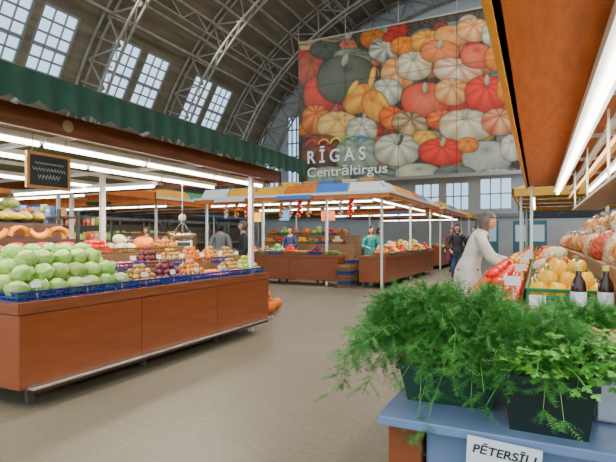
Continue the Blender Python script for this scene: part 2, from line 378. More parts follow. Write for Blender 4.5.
def truss(y):
    e=OB('roof_truss',None,loc=(0,y,0),label='arched grey lattice steel roof truss spanning the hall',cat='roof truss',group='roof trusses')
    ts=[math.pi*(.13+.87*i/44) for i in range(45)]
    outp=[];inp=[]
    for t in ts:
        x,z=arch(t); outp.append((x*.992,0,z*.99)); inp.append((x*.915,0,z*.925))
    c1=MB();c2=MB();w=MB()
    for i in range(44):
        for yy in(-.25,.25):
            a=Vector((0,yy,0))
            c1.bar(Vector(outp[i])+a,Vector(outp[i+1])+a,.09,.12); c2.bar(Vector(inp[i])+a,Vector(inp[i+1])+a,.09,.12)
        w.bar(inp[i],outp[i],.07)
        w.bar(*( (inp[i],outp[i+1]) if i%2 else (outp[i],inp[i+1])),.08)
        w.bar(Vector(inp[i])+Vector((0,-.25,0)),Vector(inp[i+1])+Vector((0,.25,0)),.05)
    OB('outer_chord',c1.mesh('outer_chord',trussm),e);OB('inner_chord',c2.mesh('inner_chord',trussm),e);OB('lattice',w.mesh('lattice',trussm),e)
for y in(4.5,11.5,18.5,25.4,32.3,37.6): truss(y)
for i in range(34):
    t=math.pi*(.36+.63*i/33)
    x,z=arch(t)
    if x<-1 and WZ0-.2<z<WZ1+.2: continue
    m=MB(); L=Y1-Y0
    m.bar((0,-L/2,0),(0,L/2,0),.09,.16); 
    if i%5==1:
        m.bar((0,-L/2,-.9),(0,L/2,-.9),.08,.08)
        nseg=36
        for k in range(nseg): m.bar((0,-L/2+L*k/nseg,-.9 if k%2 else 0),(0,-L/2+L*(k+1)/nseg,0 if k%2 else -.9),.06)
    OB('roof_purlin',m.mesh('roof_purlin',trussm),None,(x*.985,(Y0+Y1)/2,z*.985-.05),label='long grey steel purlin under the vaulted roof',cat='roof beam',group='roof purlins')
# ------------------------------------------------------------------ BANNER
F=(-.4321,.9018);Rr=(.9018,.4321);CAMZ=1.35
BX0,BX1,BZ0,BZ1,BY=-15.12,-.9,5.25,14.95,30.0
GX,GZ=420,290
X,Z=np.meshgrid(np.linspace(BX0,BX1,GX),np.linspace(BZ0,BZ1,GZ))
D=X*F[0]+BY*F[1]; PX=308+479*(X*Rr[0]+BY*Rr[1])/D; PY=238-479*(Z-CAMZ)/D
colr=np.zeros((GZ,GX,3)); colr[:]=(.05,.035,.018)
nz=np.sin(PX*.9+np.sin(PY*.7)*2)*np.sin(PY*1.1+PX*.3)
colr+=(nz[...,None]*.02)
rngp=np.random.RandomState(4)
def pk(cx,cy,rx,ry,col,ribs=9,rot=0,col2=None,st='rib'):
    c,s=math.cos(rot),math.sin(rot)
    dx=PX-cx;dy=PY-cy
    u=(dx*c+dy*s)/rx; v=(-dx*s+dy*c)/ry
    r2=(np.abs(u)**2.3+np.abs(v)**2.3); m=r2<1
    vc=v+.45
    an=np.arctan2(u,vc+1e-6)
    rib=.5+.5*np.cos(an*ribs)
    zz=np.sqrt(np.clip(1-(u*u+v*v)*.92,0,1))
    sh=(.36+.72*zz)*(1-.2*v+.1*-u)
    if st=='rib': sh=sh*(.72+.32*np.sqrt(rib))*(1-.5*np.exp(-(u*u+vc*vc)*22))
    base=np.array(col)[None,None,:]*np.ones_like(colr)
    if col2 is not None:
        k2=.5+.5*np.sin(u*3.1+cx)*np.cos(v*2.3+cy)
        k=(np.clip(.55+.45*(rib*1.2-.6)*.8+.5*(k2-.5),0,1) if st=='rib' else k2)[...,None]
        base=base*k+np.array(col2)[None,None,:]*(1-k)
    out=base*sh[...,None]
    edge=np.clip((1-r2)*5,0,1)[...,None]
    colr[m]=(out*edge+colr*(1-edge)*.35)[m]
RD=(.80,.035,.012);OG=(.85,.22,.012);CR=(.78,.50,.20);WH=(.72,.66,.50);DG=(.07,.08,.05);GB=(.28,.34,.31);YL=(.85,.44,.05);BR=(.34,.06,.02);PG=(.36,.42,.26);PK=(.8,.22,.10)
for i in range(150):
    cx=rngp.uniform(303,520);cy=rngp.uniform(20,185); cl=[RD,OG,CR,WH,YL,GB,PG,PK,BR,OG][rngp.randint(10)]
    pk(cx,cy,rngp.uniform(9,14),rngp.uniform(7,11),tuple(np.array(cl)*.6),rngp.randint(6,10),rngp.uniform(-.4,.4))
L_=[(311,70,14,20,BR,8,0,None),(325,50,16,9,DG,7,0,None),(352,58,20,10,DG,9,0,PG),(384,52,16,11,WH,9,.2,DG),(405,46,15,10,OG,8,0,None),(428,42,18,12,YL,8,0,OG),
(452,36,18,11,OG,8,0,CR),(474,30,18,12,CR,8,0,OG),(497,34,16,14,WH,8,0,GB),(320,95,17,20,BR,7,0,RD),(316,120,15,16,OG,8,0,BR),(347,80,31,25,DG,11,0,(.16,.17,.11)),
(398,74,18,17,CR,7,.3,OG),(414,66,19,15,WH,9,0,CR),(440,52,20,12,OG,8,0,PK),(458,72,26,14,WH,8,.2,OG),(477,56,17,13,RD,8,0,PK),(500,58,16,14,OG,7,0,None),
(387,92,16,14,WH,6,0,PG),(360,99,13,19,YL,5,.9,OG),(376,106,13,17,OG,5,-.5,YL),(392,118,14,12,OG,6,.5,RD),(426,100,26,18,RD,9,0,PK),(452,92,18,14,CR,8,0,OG),(486,94,22,19,RD,9,0,None),(508,90,12,15,OG,8,0,None),
(338,126,22,15,CR,7,0,YL),(362,130,16,13,WH,7,0,PG),(410,124,19,12,CR,7,.2,DG),(442,120,16,10,OG,7,0,RD),(466,126,28,17,WH,8,0,CR),(500,122,19,14,CR,8,0,RD),
(322,152,22,18,BR,8,0,DG),(358,155,24,19,PG,9,0,GB),(397,150,24,17,WH,9,0,PG),(425,138,12,8,YL,6,0,None),(442,152,24,14,RD,9,0,None),(487,158,26,18,GB,9,0,WH),(468,145,11,8,OG,7,0,None),(512,148,12,14,WH,7,0,None),
(330,178,24,12,PG,8,0,None),(375,178,24,12,GB,8,0,DG),(418,174,24,11,PG,8,0,WH),(455,176,22,11,DG,8,0,GB),(497,178,22,10,WH,8,0,GB)]
for a in L_: pk(*a)
for a in [(353,88,3,9,YL,.6),(372,78,3,12,YL,.2),(383,100,3,10,YL,-.6),(400,140,2.5,6,DG,.4),(440,44,2.5,5,PG,.3),(345,60,3,7,PG,.3),(425,88,2.5,6,PG,0),(487,80,2.5,6,PG,0),(465,114,2.5,6,PG,.4),(414,56,2.5,5,PG,.3),(397,140,2.5,5,PG,.3),(443,142,2.5,5,PG,.3)]:
    pk(a[0],a[1],a[2],a[3],a[4],1,a[5],None,'plain')
colr*=(1+.06*nz[...,None])
for xs in(-11.6,-8.0,-4.4): colr[np.abs(X-xs)<.03]*=.55
for zz in(8.5,11.8): colr[np.abs(Z-zz)<.03]*=.6
yo=np.sin((X-BX0)*1.2)*.05
vs=np.stack([X,BY+yo*.6,Z],-1).reshape(-1,3)
fs=[(j*GX+i,j*GX+i+1,(j+1)*GX+i+1,(j+1)*GX+i) for j in range(GZ-1) for i in range(GX-1)]
me=bpy.data.meshes.new('banner_sheet'); me.from_pydata(vs.tolist(),[],fs)
ca=me.color_attributes.new('print','FLOAT_COLOR','POINT')
ca.data.foreach_set('color',np.concatenate([np.clip(colr,0,1),np.ones((GZ,GX,1))],-1).reshape(-1).astype(np.float32))
bm=M('banner_print',(1,1,1),rough=.6); N=bm.node_tree.nodes; at=N.new('ShaderNodeAttribute'); at.attribute_name='print'
bm.node_tree.links.new(at.outputs['Color'],N['Principled BSDF'].inputs['Base Color']); me.materials.append(bm)
ban=OB('banner',me,label='huge hanging banner printed with pumpkins and squashes',cat='banner')
wtxt=M('banner_white_ink',(.9,.9,.88),rough=.6)
o=OB('lettering',text_mesh('R Ī G A S',1.2,wtxt,.01,off=.02),ban,(-14.4,BY-.15,6.5),(math.pi/2,0,0)); fitw(o,4.2)
o=OB('lettering',text_mesh('Centrāltirgus',.9,wtxt,.01,off=.01),ban,(-14.4,BY-.15,5.55),(math.pi/2,0,0)); fitw(o,5.7)
for i,c in enumerate([(.7,.05,.04),(.85,.35,.04),(.8,.65,.05),(.15,.5,.1),(.05,.25,.6)]):
    m=MB(); cx=-14.0+i*.88; 
    pr=[(cx+.38*math.cos(t),0,.36*math.sin(t)) for t in np.linspace(math.pi,0,13)]
    for k in range(12): m.bar(pr[k],pr[k+1],.03,.12)
    OB('arch_emblem',m.mesh('arch_emblem',M('ink%d'%i,c,rough=.6)),ban,(0,BY-.15,7.7))
m=MB()
for x in(BX0,-11.6,-8,-4.4,BX1): m.bar((x,BY,BZ1),(x,BY,BZ1+1.4),.04)
m.bar((BX0,BY,BZ1+.03),(BX1,BY,BZ1+.03),.1)
OB('rigging',m.mesh('rigging',trussm),ban)
# ------------------------------------------------------------------ LAMPS
def lampmesh(k): 
    return MB().box(-.05*k,.05*k,-.6,.6,.02*k,.07*k).mesh('housing',steelw), MB().tube([(0,-.58,0),(0,.58,0)],.02*k,8).mesh('tube',tube,True)
LM={1:lampmesh(1),1.6:lampmesh(1.6)}
def lamp(x,y,z,rz=0,group='fluorescent lamps',k=1):
    e=OB('fluorescent_lamp',None,None,(x,y,z),(0,0,rz),label='white fluorescent tube lamp hung under the stall canopy',cat='lamp',group=group)
    OB('housing',LM[k][0],e);OB('tube',LM[k][1],e)
    return e
def arealight(x,y,z,sx,sy,p,rot=(0,0,0),col=(1,.91,.75),name='lamp_light'):
    l=bpy.data.lights.new(name,'AREA'); l.shape='RECTANGLE'; l.size=sx; l.size_y=sy; l.energy=p; l.color=col
    o=bpy.data.objects.new(name,l); COL.objects.link(o); o.location=(x,y,z); o.rotation_euler=rot; return o
# ------------------------------------------------------------------ COUNTERS/CANOPIES
def counter(x0,x1,y0,y1,z=.82,label='long market counter with orange-brown wooden front panels',faces='xX',panel=1.3,ledge=None,mat=None):
    e=OB('market_counter',None,None,((x0+x1)/2,(y0+y1)/2,0),label=label,cat='counter',group='market counters')
    mat=mat or wood
    bx('body',woodd,x0+.04,x1-.04,y0+.04,y1-.04,.14,z-.04,e)
    bx('worktop',tan,x0,x1,y0,y1,z-.04,z,e,bevel=.005)
    longy=(y1-y0)>(x1-x0)
    def panels(axis,c,sgn,a,b):
        n=max(1,round((b-a)/panel)); w=(b-a)/n
        for i in range(n):
            p,q=a+i*w+.004,a+(i+1)*w-.004
            if axis=='x': bx('front_panel',mat,min(c,c+sgn*.02),max(c,c+sgn*.02),p,q,.15,z-.09,e,bevel=.003)
            else: bx('front_panel',mat,p,q,min(c,c+sgn*.02),max(c,c+sgn*.02),.15,z-.09,e,bevel=.003)
        if axis=='x': bx('top_rail',wood2,min(c,c+sgn*.03),max(c,c+sgn*.03),a,b,z-.085,z+.01,e,bevel=.004)
        else: bx('top_rail',wood2,a,b,min(c,c+sgn*.03),max(c,c+sgn*.03),z-.085,z+.01,e,bevel=.004)
    if 'X' in faces: panels('x',x1-.02,1,y0,y1)
    if 'x' in faces: panels('x',x0+.02,-1,y0,y1)
    if 'y' in faces: panels('y',y0+.02,-1,x0,x1)
    if 'Y' in faces: panels('y',y1-.02,1,x0,x1)
    if longy:
        for y in np.arange(y0+.15,y1,1.25):
            for x in(x0+.12,x1-.1): bx('leg',dark,x-.025,x+.025,y-.025,y+.025,0,.15,e)
    else:
        for x in np.arange(x0+.15,x1,1.25):
            for y in(y0+.12,y1-.1): bx('leg',dark,x-.025,x+.025,y-.025,y+.025,0,.15,e)
    if ledge:
        bx('foot_rail',chrome,x1-.01,x1+.1,ledge[0],ledge[1],.15,.175,e,bevel=.004)
        bx('foot_rail',woodd,x1-.01,x1+.02,ledge[0],ledge[1],.1,.15,e)
    return e
def canopy(x0,x1,y0,y1,zb=2.42,fh=.18,rise=.35,fm=None,rm=None,posts=(),label='market stall canopy on white steel posts with wooden fascia',pm_=None,trim=None,upper=None):
    fm=fm or wood2; rm=rm or grnund
    e=OB('stall_canopy',None,None,((x0+x1)/2,(y0+y1)/2,0),label=label,cat='stall canopy',group='stall canopies')
    cx,cy=e.location.x,e.location.y
    for a in((x0,x1,y0,y0+.04),(x0,x1,y1-.04,y1),(x0,x0+.04,y0,y1),(x1-.04,x1,y0,y1)):
        bx('fascia',fm,a[0],a[1],a[2],a[3],zb,zb+fh,e)
    if trim:
        for a in((x0-.02,x1+.02,y0-.03,y0),(x1,x1+.03,y0,y1)):
            bx('fascia_trim',trim,a[0],a[1],a[2],a[3],zb+fh-.05,zb+fh+.02,e)
    if upper:
        zt0=zb+fh+.02; n=len(upper)
        for i,mu in enumerate(upper):
            xa=x0+.2+(x1-x0-.4)*i/n; xb=x0+.2+(x1-x0-.4)*(i+1)/n-.04
            bd=MB(); bd.add([(xa-cx,y0+.1-cy,zt0),(xb-cx,y0+.1-cy,zt0),(xb-cx,y0+.32-cy,zt0+.28),(xa-cx,y0+.32-cy,zt0+.28)],[(0,1,2,3)])
            OB('roof_board',bd.mesh('roof_board',mu),e)
            ya=y0+.2+(y1-y0-.4)*i/n; yb=y0+.2+(y1-y0-.4)*(i+1)/n-.04
            bd=MB(); bd.add([(x1-.1-cx,ya-cy,zt0),(x1-.1-cx,yb-cy,zt0),(x1-.32-cx,yb-cy,zt0+.28),(x1-.32-cx,ya-cy,zt0+.28)],[(0,1,2,3)])
            OB('roof_board',bd.mesh('roof_board',mu),e)
    hx,hy=(x1-x0)/2,(y1-y0)/2; m=MB(); zt=zb+fh
    r=min(hx,hy)*.8
    vs=[(-hx,-hy,zt),(hx,-hy,zt),(hx,hy,zt),(-hx,hy,zt),(-hx+r,-hy+r,zt+rise),(hx-r,-hy+r,zt+rise),(hx-r,hy-r,zt+rise),(-hx+r,hy-r,zt+rise)]
    m.add(vs,[(0,1,5,4),(1,2,6,5),(2,3,7,6),(3,0,4,7),(4,5,6,7)])
    OB('roof_panel',m.mesh('roof_panel',rm),e)
    n=max(2,int((y1-y0)/1.6))
    for i in range(1,n):
        y=y0+(y1-y0)*i/n; bx('crossbar',steelw,x0+.04,x1-.04,y-.02,y+.02,zb+.02,zb+.06,e)
    n=max(2,int((x1-x0)/2))
    for i in range(1,n):
        x=x0+(x1-x0)*i/n; bx('crossbar',steelw,x-.02,x+.02,y0+.04,y1-.04,zb+.06,zb+.1,e)
    for (x,y) in posts: bx('post',pm_ or steelw,x-.03,x+.03,y-.03,y+.03,0,zb+.05,e)
    return e
# ---- LEFT HERO STALL
counter(-4.6,-3.65,2.4,6.25,.83,faces='Xyx',ledge=(2.45,6.2),label='long market counter with orange-brown wooden front panels and foot rail')
counter(-8.6,-4.64,5.6,6.25,.83,faces='yY')
can=canopy(-8.2,-3.55,-.6,6.45,zb=2.2,fh=.17,rise=.3,rm=grnund,posts=[(-3.74,5.9),(-3.74,-.4),(-5.6,4.9),(-7.9,6.2),(-7.9,.5)],label='stall canopy with wooden fascia and green scalloped awning on white posts')
m=MB(); n=360; ya,yb=-.7,6.65; pts=[]
for i in range(n+1):
    y=ya+(yb-ya)*i/n; ph=(y-ya)/.21
    fr=abs(math.sin(math.pi*ph)); wv=.014*math.sin(2*math.pi*ph*1.0)
    pts.append([(-3.2,y,2.53),(-3.2+wv*.6,y,2.42),(-3.19+wv*1.4,y,2.33-.05*fr**.6)])
vs=[p for t in pts for p in t]; fs=[]
for i in range(n):
    for k in range(2): fs.append((i*3+k,i*3+k+1,(i+1)*3+k+1,(i+1)*3+k))
c=can.location
m.add([(v[0]-c.x,v[1]-c.y,v[2]) for v in vs],fs)
sb=MB(); sb.add([( -3.2-c.x,ya-c.y,2.53),(-3.2-c.x,yb-c.y,2.53),(-3.9-c.x,yb-c.y,2.63),(-3.9-c.x,ya-c.y,2.63)],[(0,1,2,3)])
OB('awning_valance',m.mesh('awning_valance',green,True),can); OB('awning_top',sb.mesh('awning_top',green),can)
for y in np.arange(-.3,6.5,1.3):
    bb=MB().bar((-3.6-c.x,y-c.y,2.36),(-3.22-c.x,y-c.y,2.5),.03); OB('awning_bracket',bb.mesh('awning_bracket',steelw),can)
OB('number_plate',MB().lathe([(.05,0),(.05,.006)],20).mesh('number_plate',M('brass',(.5,.4,.2),rough=.4)),can,(-3.55-c.x,2.75-c.y,2.285),(0,math.pi/2,0))
for i in range(5): lamp(-3.85,.9+i*1.22,2.15)
for i in range(5): lamp(-4.75,.9+i*1.22,2.17)
for i in range(4): lamp(-6.4,1.6+i*1.22,2.17)
for i in range(3): lamp(-5.6-i*1.0,5.3,2.1,math.pi/2)
arealight(-3.85,3.4,2.11,.06,5.6,90);arealight(-4.75,3.4,2.13,.06,5.6,90);arealight(-6.4,3.6,2.13,.06,4.5,80)
e=OB('chalkboard_sign',None,None,(-3.72,2.7,1.91),label='small framed chalkboard hanging from the stall fascia',cat='sign')
OB('board',MB().box(-.008,.008,-.18,.18,-.13,.13).mesh('board',board),e)
f=MB()
for a in((-.2,.2,-.15,-.125),(-.2,.2,.125,.15)): f.box(-.014,.014,a[0],a[1],a[2],a[3])
for a in((-.2,-.175),(.175,.2)): f.box(-.014,.014,a[0],a[1],-.125,.125)
OB('frame',f.mesh('frame',M('light_wood_frame',(.55,.26,.07),rough=.5)),e)
w=MB()
for r,(za,nn,aa) in enumerate([(.06,26,.13),(.01,30,.15),(-.05,20,.1)]):
    pp=[(.01,-aa+2*aa*i/nn,za+.016*math.sin(i*2.2+r)+.008*math.sin(i*4.1)) for i in range(nn+1)]
    w.tube(pp,.0022,4)
OB('chalk_writing',w.mesh('chalk_writing',chalk),e)
f=MB(); f.tube([(0,-.15,.15),(.02,-.15,.3)],.003,4);f.tube([(0,.15,.15),(.02,.15,.3)],.003,4); OB('hanging_wire',f.mesh('hanging_wire',dark),e)
zc=.835
kinds=['cabbage','cabbage','cabbage','potato','beet','onion','carrot','potato','green_apple']
for i,k in enumerate(kinds):
    y=2.61+i*.42
    if y>6.1: continue
    crate(-3.88,y,zc,group='front row of blue crates')
    card(-3.70,y+U(-.1,.1),zc+.11)
    if k!='cabbage': heap(k,-4.06,-3.7,y-.2,y+.2,zc+.02,4,s=1.08,**KW(k))
def cab(x,y,z,s=1): item('cabbage',x,y,z,s*U(.94,1.04),group='pile of cabbages')
for l,(nx,ny) in enumerate([(3,7),(3,6),(2,5)]):
    for i in range(nx):
        for j in range(ny):
            cab(-3.8-l*.05-i*.168+U(-.01,.01)-(.04*l),2.5+l*.085+j*.172+U(-.015,.015),zc+.09+l*.125+i*.05)
stepm=M('display_step',(.2,.11,.05),rough=.6)
bx('display_step',stepm,-4.55,-4.08,3.85,6.2,.83,.99,label='low wooden display riser on the counter',cat='display riser')
r2=['carrot','beet','potato','apple','onion','potato']
for i,k in enumerate(r2):
    y=4.02+i*.41
    if y>6.1: continue
    crate(-4.3,y,.992,group='second row of crates',me=crateB if i%2 else crateA)
    heap(k,-4.48,-4.12,y-.2,y+.2,1.0,4,s=1.08,**KW(k))
    card(-4.11,y,1.02+.08)
bx('display_step',stepm,-5.1,-4.64,3.95,5.5,.0,1.14,label='tall wooden display riser behind the counter',cat='display riser')
r3=['tomato','cauliflower','pumpkin','onion']
for i,k in enumerate(r3):
    y=4.13+i*.41
    if y>5.5: continue
    crate(-4.87,y,1.142,group='third row of crates',me=crateB)
    heap(k,-5.05,-4.69,y-.2,y+.2,1.15,3 if k in('tomato','onion') else 2,s=1.08,**KW(k))
rk=OB('display_rack',None,None,(-4.95,2.9,0),label='dark stepped display rack behind the cabbages',cat='display rack')
for i,(xa,z) in enumerate([(-4.62,1.16),(-4.9,1.34),(-5.2,1.52)]):
    bx('shelf',dark,xa-.28,xa,1.7,3.9,z-.02,z,rk)
    bx('riser',woodd,xa-.28,xa-.26,1.7,3.9,z,z+.16,rk)
for y in(1.72,3.88):
    bx('upright',dark,-5.46,-5.42,y-.02,y+.02,0,1.6,rk); bx('upright',dark,-4.66,-4.63,y-.02,y+.02,0,1.16,rk)
redm=M('red_net_bag',(.7,.02,.02),(.5,.012,.01),rough=.4,ns=30,bump=.6,bs=60)
for i in range(6):
    OB('red_bag',MB().ell((.1,.14,.07),fn=lump(i+9,.12)).mesh('red_bag',redm,True),None,(-4.76,2.3+i*.27,1.235),(0,0,U(-.3,.3)),label='red mesh bag of produce on a rack shelf',cat='bag',group='red bags')
sl=MB()
for a in range(15):
    t=math.pi*(.08+.84*a/14)
    for (r,w) in((.13,0),(.125,.035),(.07,.0),(.125,-.035)):
        sl.v.append((w,r*math.cos(t),r*math.sin(t)))
for a in range(14):
    for k in range(4):
        l=(k+1)%4; sl.f.append((a*4+k,a*4+l,(a+1)*4+l,(a+1)*4+k)); sl.m.append(0 if k in(0,3) else 1)
sl.f+=[(0,1,2,3),(59,58,57,56)]; sl.m+=[1,1]
slm=sl.mesh('pumpkin_slice',[pm['pumpkin'],flesh],True)
for i in range(9):
    up_=i%2==0
    OB('pumpkin_slice',slm,None,(-4.98+.03*math.sin(i),1.95+i*.22,1.345 if up_ else 1.48),(0 if up_ else math.pi,.1,U(-.25,.35)),1.1,label='crescent slice of orange pumpkin with pale flesh',cat='pumpkin slice',group='pumpkin slices')
for i in range(13):
    item('squash',-5.3,1.75+i*.165,1.6,1.05,(math.pi/2+.1,0,U(-.4,.4)+math.pi/2),group='squashes on the rack')
for i in range(6): item(['green_pumpkin','pumpkin','green_pumpkin'][i%3],-5.33,1.9+i*.3,1.74,.75,(0,0,i),group='small pumpkins')
jarl=MB().lathe([(.03,.1),(.03,.118)],14).mesh('lid',M('jar_lid',(.6,.5,.15),rough=.3,metal=.6))
jarc=[M('jar_%d'%i,c,rough=.15,var=.15) for i,c in enumerate([(.8,.42,.03),(.5,.04,.02),(.3,.4,.04),(.8,.65,.35)])]
jarb=[MB().lathe([(.032,0),(.037,.006),(.037,.08),(.03,.095),(.028,.1)],14).mesh('glass_jar',m,True) for m in jarc]
def jar(x,y,z,i,s=1,g='jars on the shelf'):
    o=OB('glass_jar',jarb[i%4],None,(x,y,z),(0,0,0),s,label='glass jar of preserves with metal lid',cat='jar',group=g); OB('lid',jarl,o)
def shelfrack(x0,x1,y,zs=(.5,.9,1.3,1.7),depth=.3,label='open shelf rack stocked with jars and boxes'):
    rk=OB('shelf_rack',None,None,((x0+x1)/2,y,0),label=label,cat='shelf',group='shelf racks')
    for z in zs: bx('shelf',woodd,x0,x1,y-depth/2,y+depth/2,z-.025,z,rk)
    for x in(x0+.02,x1-.02):
        for q in(-1,1): bx('upright',dark,x-.02,x+.02,y+q*depth/2-.02,y+q*depth/2+.02,0,zs[-1]+.1,rk)
boxms=[M('carton_%d'%i,c,rough=.6,var=.15) for i,c in enumerate([(.65,.06,.03),(.08,.22,.5),(.8,.5,.06),(.65,.55,.4),(.1,.4,.08),(.55,.25,.08)])]
boxme=[]
for m_ in boxms:
    b_=MB().box(-.07,.07,-.05,.05,0,.2); b_.box(-.045,.045,-.052,-.05,.09,.14,1); boxme.append(b_.mesh('carton',[m_,boxms[3]]))
def carton(x,y,z,i,s=1,rz=0):
    OB('carton',boxme[i%6],None,(x,y,z),(0,0,rz),s,label='printed cardboard packet standing on a shelf',cat='packet',group='packets on the shelves')
shelfrack(-7.9,-5.9,4.6,(.9,1.3,1.65))
for x in np.arange(-7.8,-5.95,.13):
    for z in(.9,1.3,1.65):
        if R()<.6: jar(x,4.55,z,int(R()*4),U(1.2,1.7))
        elif R()<.8: carton(x,4.55,z,int(R()*6),U(.6,1))
def scale(x,y,z,rz=0):
    e=OB('weighing_scale',None,None,(x,y,z),(0,0,rz),label='white market weighing scale with steel pan and display',cat='scale',group='weighing scales')
    OB('body',MB().box(-.15,.15,-.17,.17,.01,.09).mesh('body',steelw),e,bevel=.012)
    OB('pan',MB().lathe([(.02,.09),(.03,.1),(.16,.115),(.175,.14),(.17,.14),(.15,.12)],24).mesh('pan',chrome,True),e)
    OB('column',MB().box(-.02,.02,.13,.17,.09,.38).mesh('column',steelw),e)
    OB('display',MB().box(-.13,.13,.12,.18,.36,.48).mesh('display',steelw),e,bevel=.01)
    OB('screen',MB().box(-.1,.1,.112,.12,.39,.45).mesh('screen',dark),e)
scale(-4.95,5.85,.835,.6); scale(-5.5,3.9,1.0,-.8)
bx('scale_table',tan,-5.75,-5.25,3.7,4.2,.0,1.0,label='plain side cabinet carrying a scale',cat='cabinet',bevel=.01)
e=OB('hanging_scale',None,None,(-4.75,5.6,1.75),label='hanging market scale with shiny steel bowl',cat='scale')
OB('dial',MB().lathe([(.05,-.03),(.055,-.02),(.055,.02),(.05,.03)],20).mesh('dial',steel,True),e,(0,0,-.1),(math.pi/2,0,.5))
OB('hook',MB().tube([(0,0,-.05),(0,0,.48)],.006,5).mesh('hook',chrome),e)
OB('bowl',MB().lathe([(.02,-.45),(.1,-.44),(.17,-.39),(.19,-.33),(.185,-.33),(.1,-.42)],24).mesh('bowl',chrome,True),e)
OB('chain',MB().tube([(.18,0,-.34),(0,0,-.15)],.004,4).tube([(-.18,0,-.34),(0,0,-.15)],.004,4).tube([(0,.18,-.34),(0,0,-.15)],.004,4).mesh('chain',chrome),e)
for i in range(3):
    for j in range(6): cab(-5.45-j*.175,5.72+i*.17,.92)
for i in range(2):
    for j in range(5): cab(-5.55-j*.175,5.8+i*.17,1.05)
for (x,y,s,z) in((-4.35,7.4,1.2,.12),(-4.7,7.6,1.1,.11),(-4.5,7.9,1.2,.12),(-4.55,7.65,.9,.3)):
    item('pumpkin',x,y,z,s,(0,0,R()*6),group='pumpkins on the floor')
# ---- GENERIC ISLANDS
def fill(axis,c0,c1,a,b,z,kset,step=.44,layers=2,cards=True,off=0):
    n=int((b-a)/step)
    for i in range(n):
        k=kset[(i+off)%len(kset)]; p=a+step*(i+.5)
        kw=dict(dx=.2,dy=.055) if k in('carrot','cucumber') else {}
        big=k in('cabbage','cauliflower','pumpkin')
        s=1.45 if not big else 1.05
        if axis=='y':
            x=(c0+c1)/2; crate(x,p,z,me=[crateB,crateA,crateC][i%3])
            heap(k,x-.2,x+.2,p-.21,p+.21,z+.02,layers,s=s,**kw)
            if i%2==0 and cards: card(c1-.02,p,z+.13)
        else:
            y=(c0+c1)/2; crate(p,y,z,math.pi/2,me=[crateB,crateC,crateA][i%3])
            heap(k,p-.21,p+.21,y-.2,y+.2,z+.02,layers,s=s,**kw)
def riser(x0,x1,y0,y1,z): bx('display_riser',stepm,x0,x1,y0,y1,0,z,label='stepped wooden riser carrying produce crates',cat='display riser')
def lamprow(x0,x1,y,z,n):
    for i in range(n): lamp(x0+(x1-x0)*(i+.5)/n,y,z,math.pi/2)
ylroof=M('yellow_roof',(.85,.55,.12),(.7,.42,.08),rough=.6)
whitep=M('white_paint',(.8,.8,.75),rough=.5); greenp=M('green_paint',(.05,.3,.12),rough=.5)
# island 2
counter(-4.4,-3.65,12.4,18.9,.86,faces='Xyx')
counter(-9.6,-5.05,12.4,13.1,.86,faces='yYX')
fill('y',-4.05,-3.67,12.45,18.8,.87,['orange','cucumber','tomato','lemon','carrot','pepper','green_apple','potato'],layers=3)
fill('x',12.45,12.85,-9.5,-5.1,.87,['carrot','beet','cucumber','orange','potato','cabbage','pepper'],layers=3)
riser(-4.4,-4.1,14.6,18.8,1.0); fill('y',-4.42,-4.08,14.7,18.7,1.005,['cauliflower','pumpkin','orange','cabbage'],layers=2,cards=False)
canopy(-9.8,-3.45,12.1,19.1,zb=2.42,fh=.16,rise=.5,fm=orangep,rm=ylroof,trim=whitep,posts=[(-3.75,12.4),(-3.75,15.6),(-3.75,18.8),(-5.4,12.5),(-7.5,12.5),(-9.6,12.5)],label='stall canopy on white posts with orange fascia and yellow roof',upper=[whitep,yellowp,yellowp,orangep,bluep,whitep])
for y in(12.9,14.2,15.5,16.8,18.1): lamp(-3.95,y,2.38)
lamprow(-9.6,-4.2,12.8,2.38,5); lamprow(-9.6,-4.2,15.6,2.38,4)
arealight(-3.95,15.5,2.34,.06,6,90); arealight(-6.8,12.8,2.34,5,.06,90)
riser(-8.9,-5.4,14.7,15.1,1.15); riser(-8.9,-5.4,15.1,15.5,1.45)
fill('x',14.7,15.1,-8.9,-5.4,1.155,['orange','tomato','green_apple','yellow_pepper','potato','pumpkin','cauliflower'],layers=2,cards=False)
fill('x',15.1,15.5,-8.9,-5.4,1.455,['cabbage','pepper','onion','cabbage','orange','pumpkin'],layers=2,cards=False,off=2)
def string_of(k,x,y,z,n,s=1.4):
    e=OB('produce_string',MB().tube([(0,0,0),(0,0,-.05*n)],.006,5).mesh('cord',stemm),None,(x,y,z),label='hanging string of %s tied to a cord'%{'garlic':'white garlic bulbs','onion':'golden onions','pepper':'red peppers'}[k],cat='produce string',group='hanging strings of produce')
    for i in range(n):
        a=i*2.2; OB(k+'_bulb' if k!='pepper' else 'pepper_pod',PROTO[k][0],e,(.035*math.cos(a),.035*math.sin(a),-.05*i-.03),(1.2*math.sin(a),1.2*math.cos(a),a),s)
for i,(x,k) in enumerate([(-8.9,'garlic'),(-8.5,'onion'),(-8.1,'pepper'),(-6.9,'onion'),(-6.6,'garlic'),(-6.3,'pepper'),(-6.0,'onion'),(-5.0,'garlic'),(-4.7,'pepper')]):
    string_of(k,x,12.55,2.42,9)
def stack(x,y,n):
    for i in range(n): OB('stacked_crate',[crateB,crateA,crateB][i%3],None,(x,y,i*(CH+.005)),(0,0,U(-.1,.1)),1,label='empty slatted crate in a floor stack',cat='crate',group='stacked crates')
stack(-4.75,12.35,7); stack(-4.75,12.95,9)
for i,(x,z,w_,h_,m_) in enumerate([(-8.3,2.0,.5,.25,yellowp),(-7.2,2.05,.35,.3,bluep),(-5.7,2.0,.45,.25,orangep)]):
    bx('hanging_sign',m_,x-w_/2,x+w_/2,13.3,13.32,z-h_/2,z+h_/2+.05,label='coloured board hanging under the stall canopy',cat='sign',group='hanging boards')
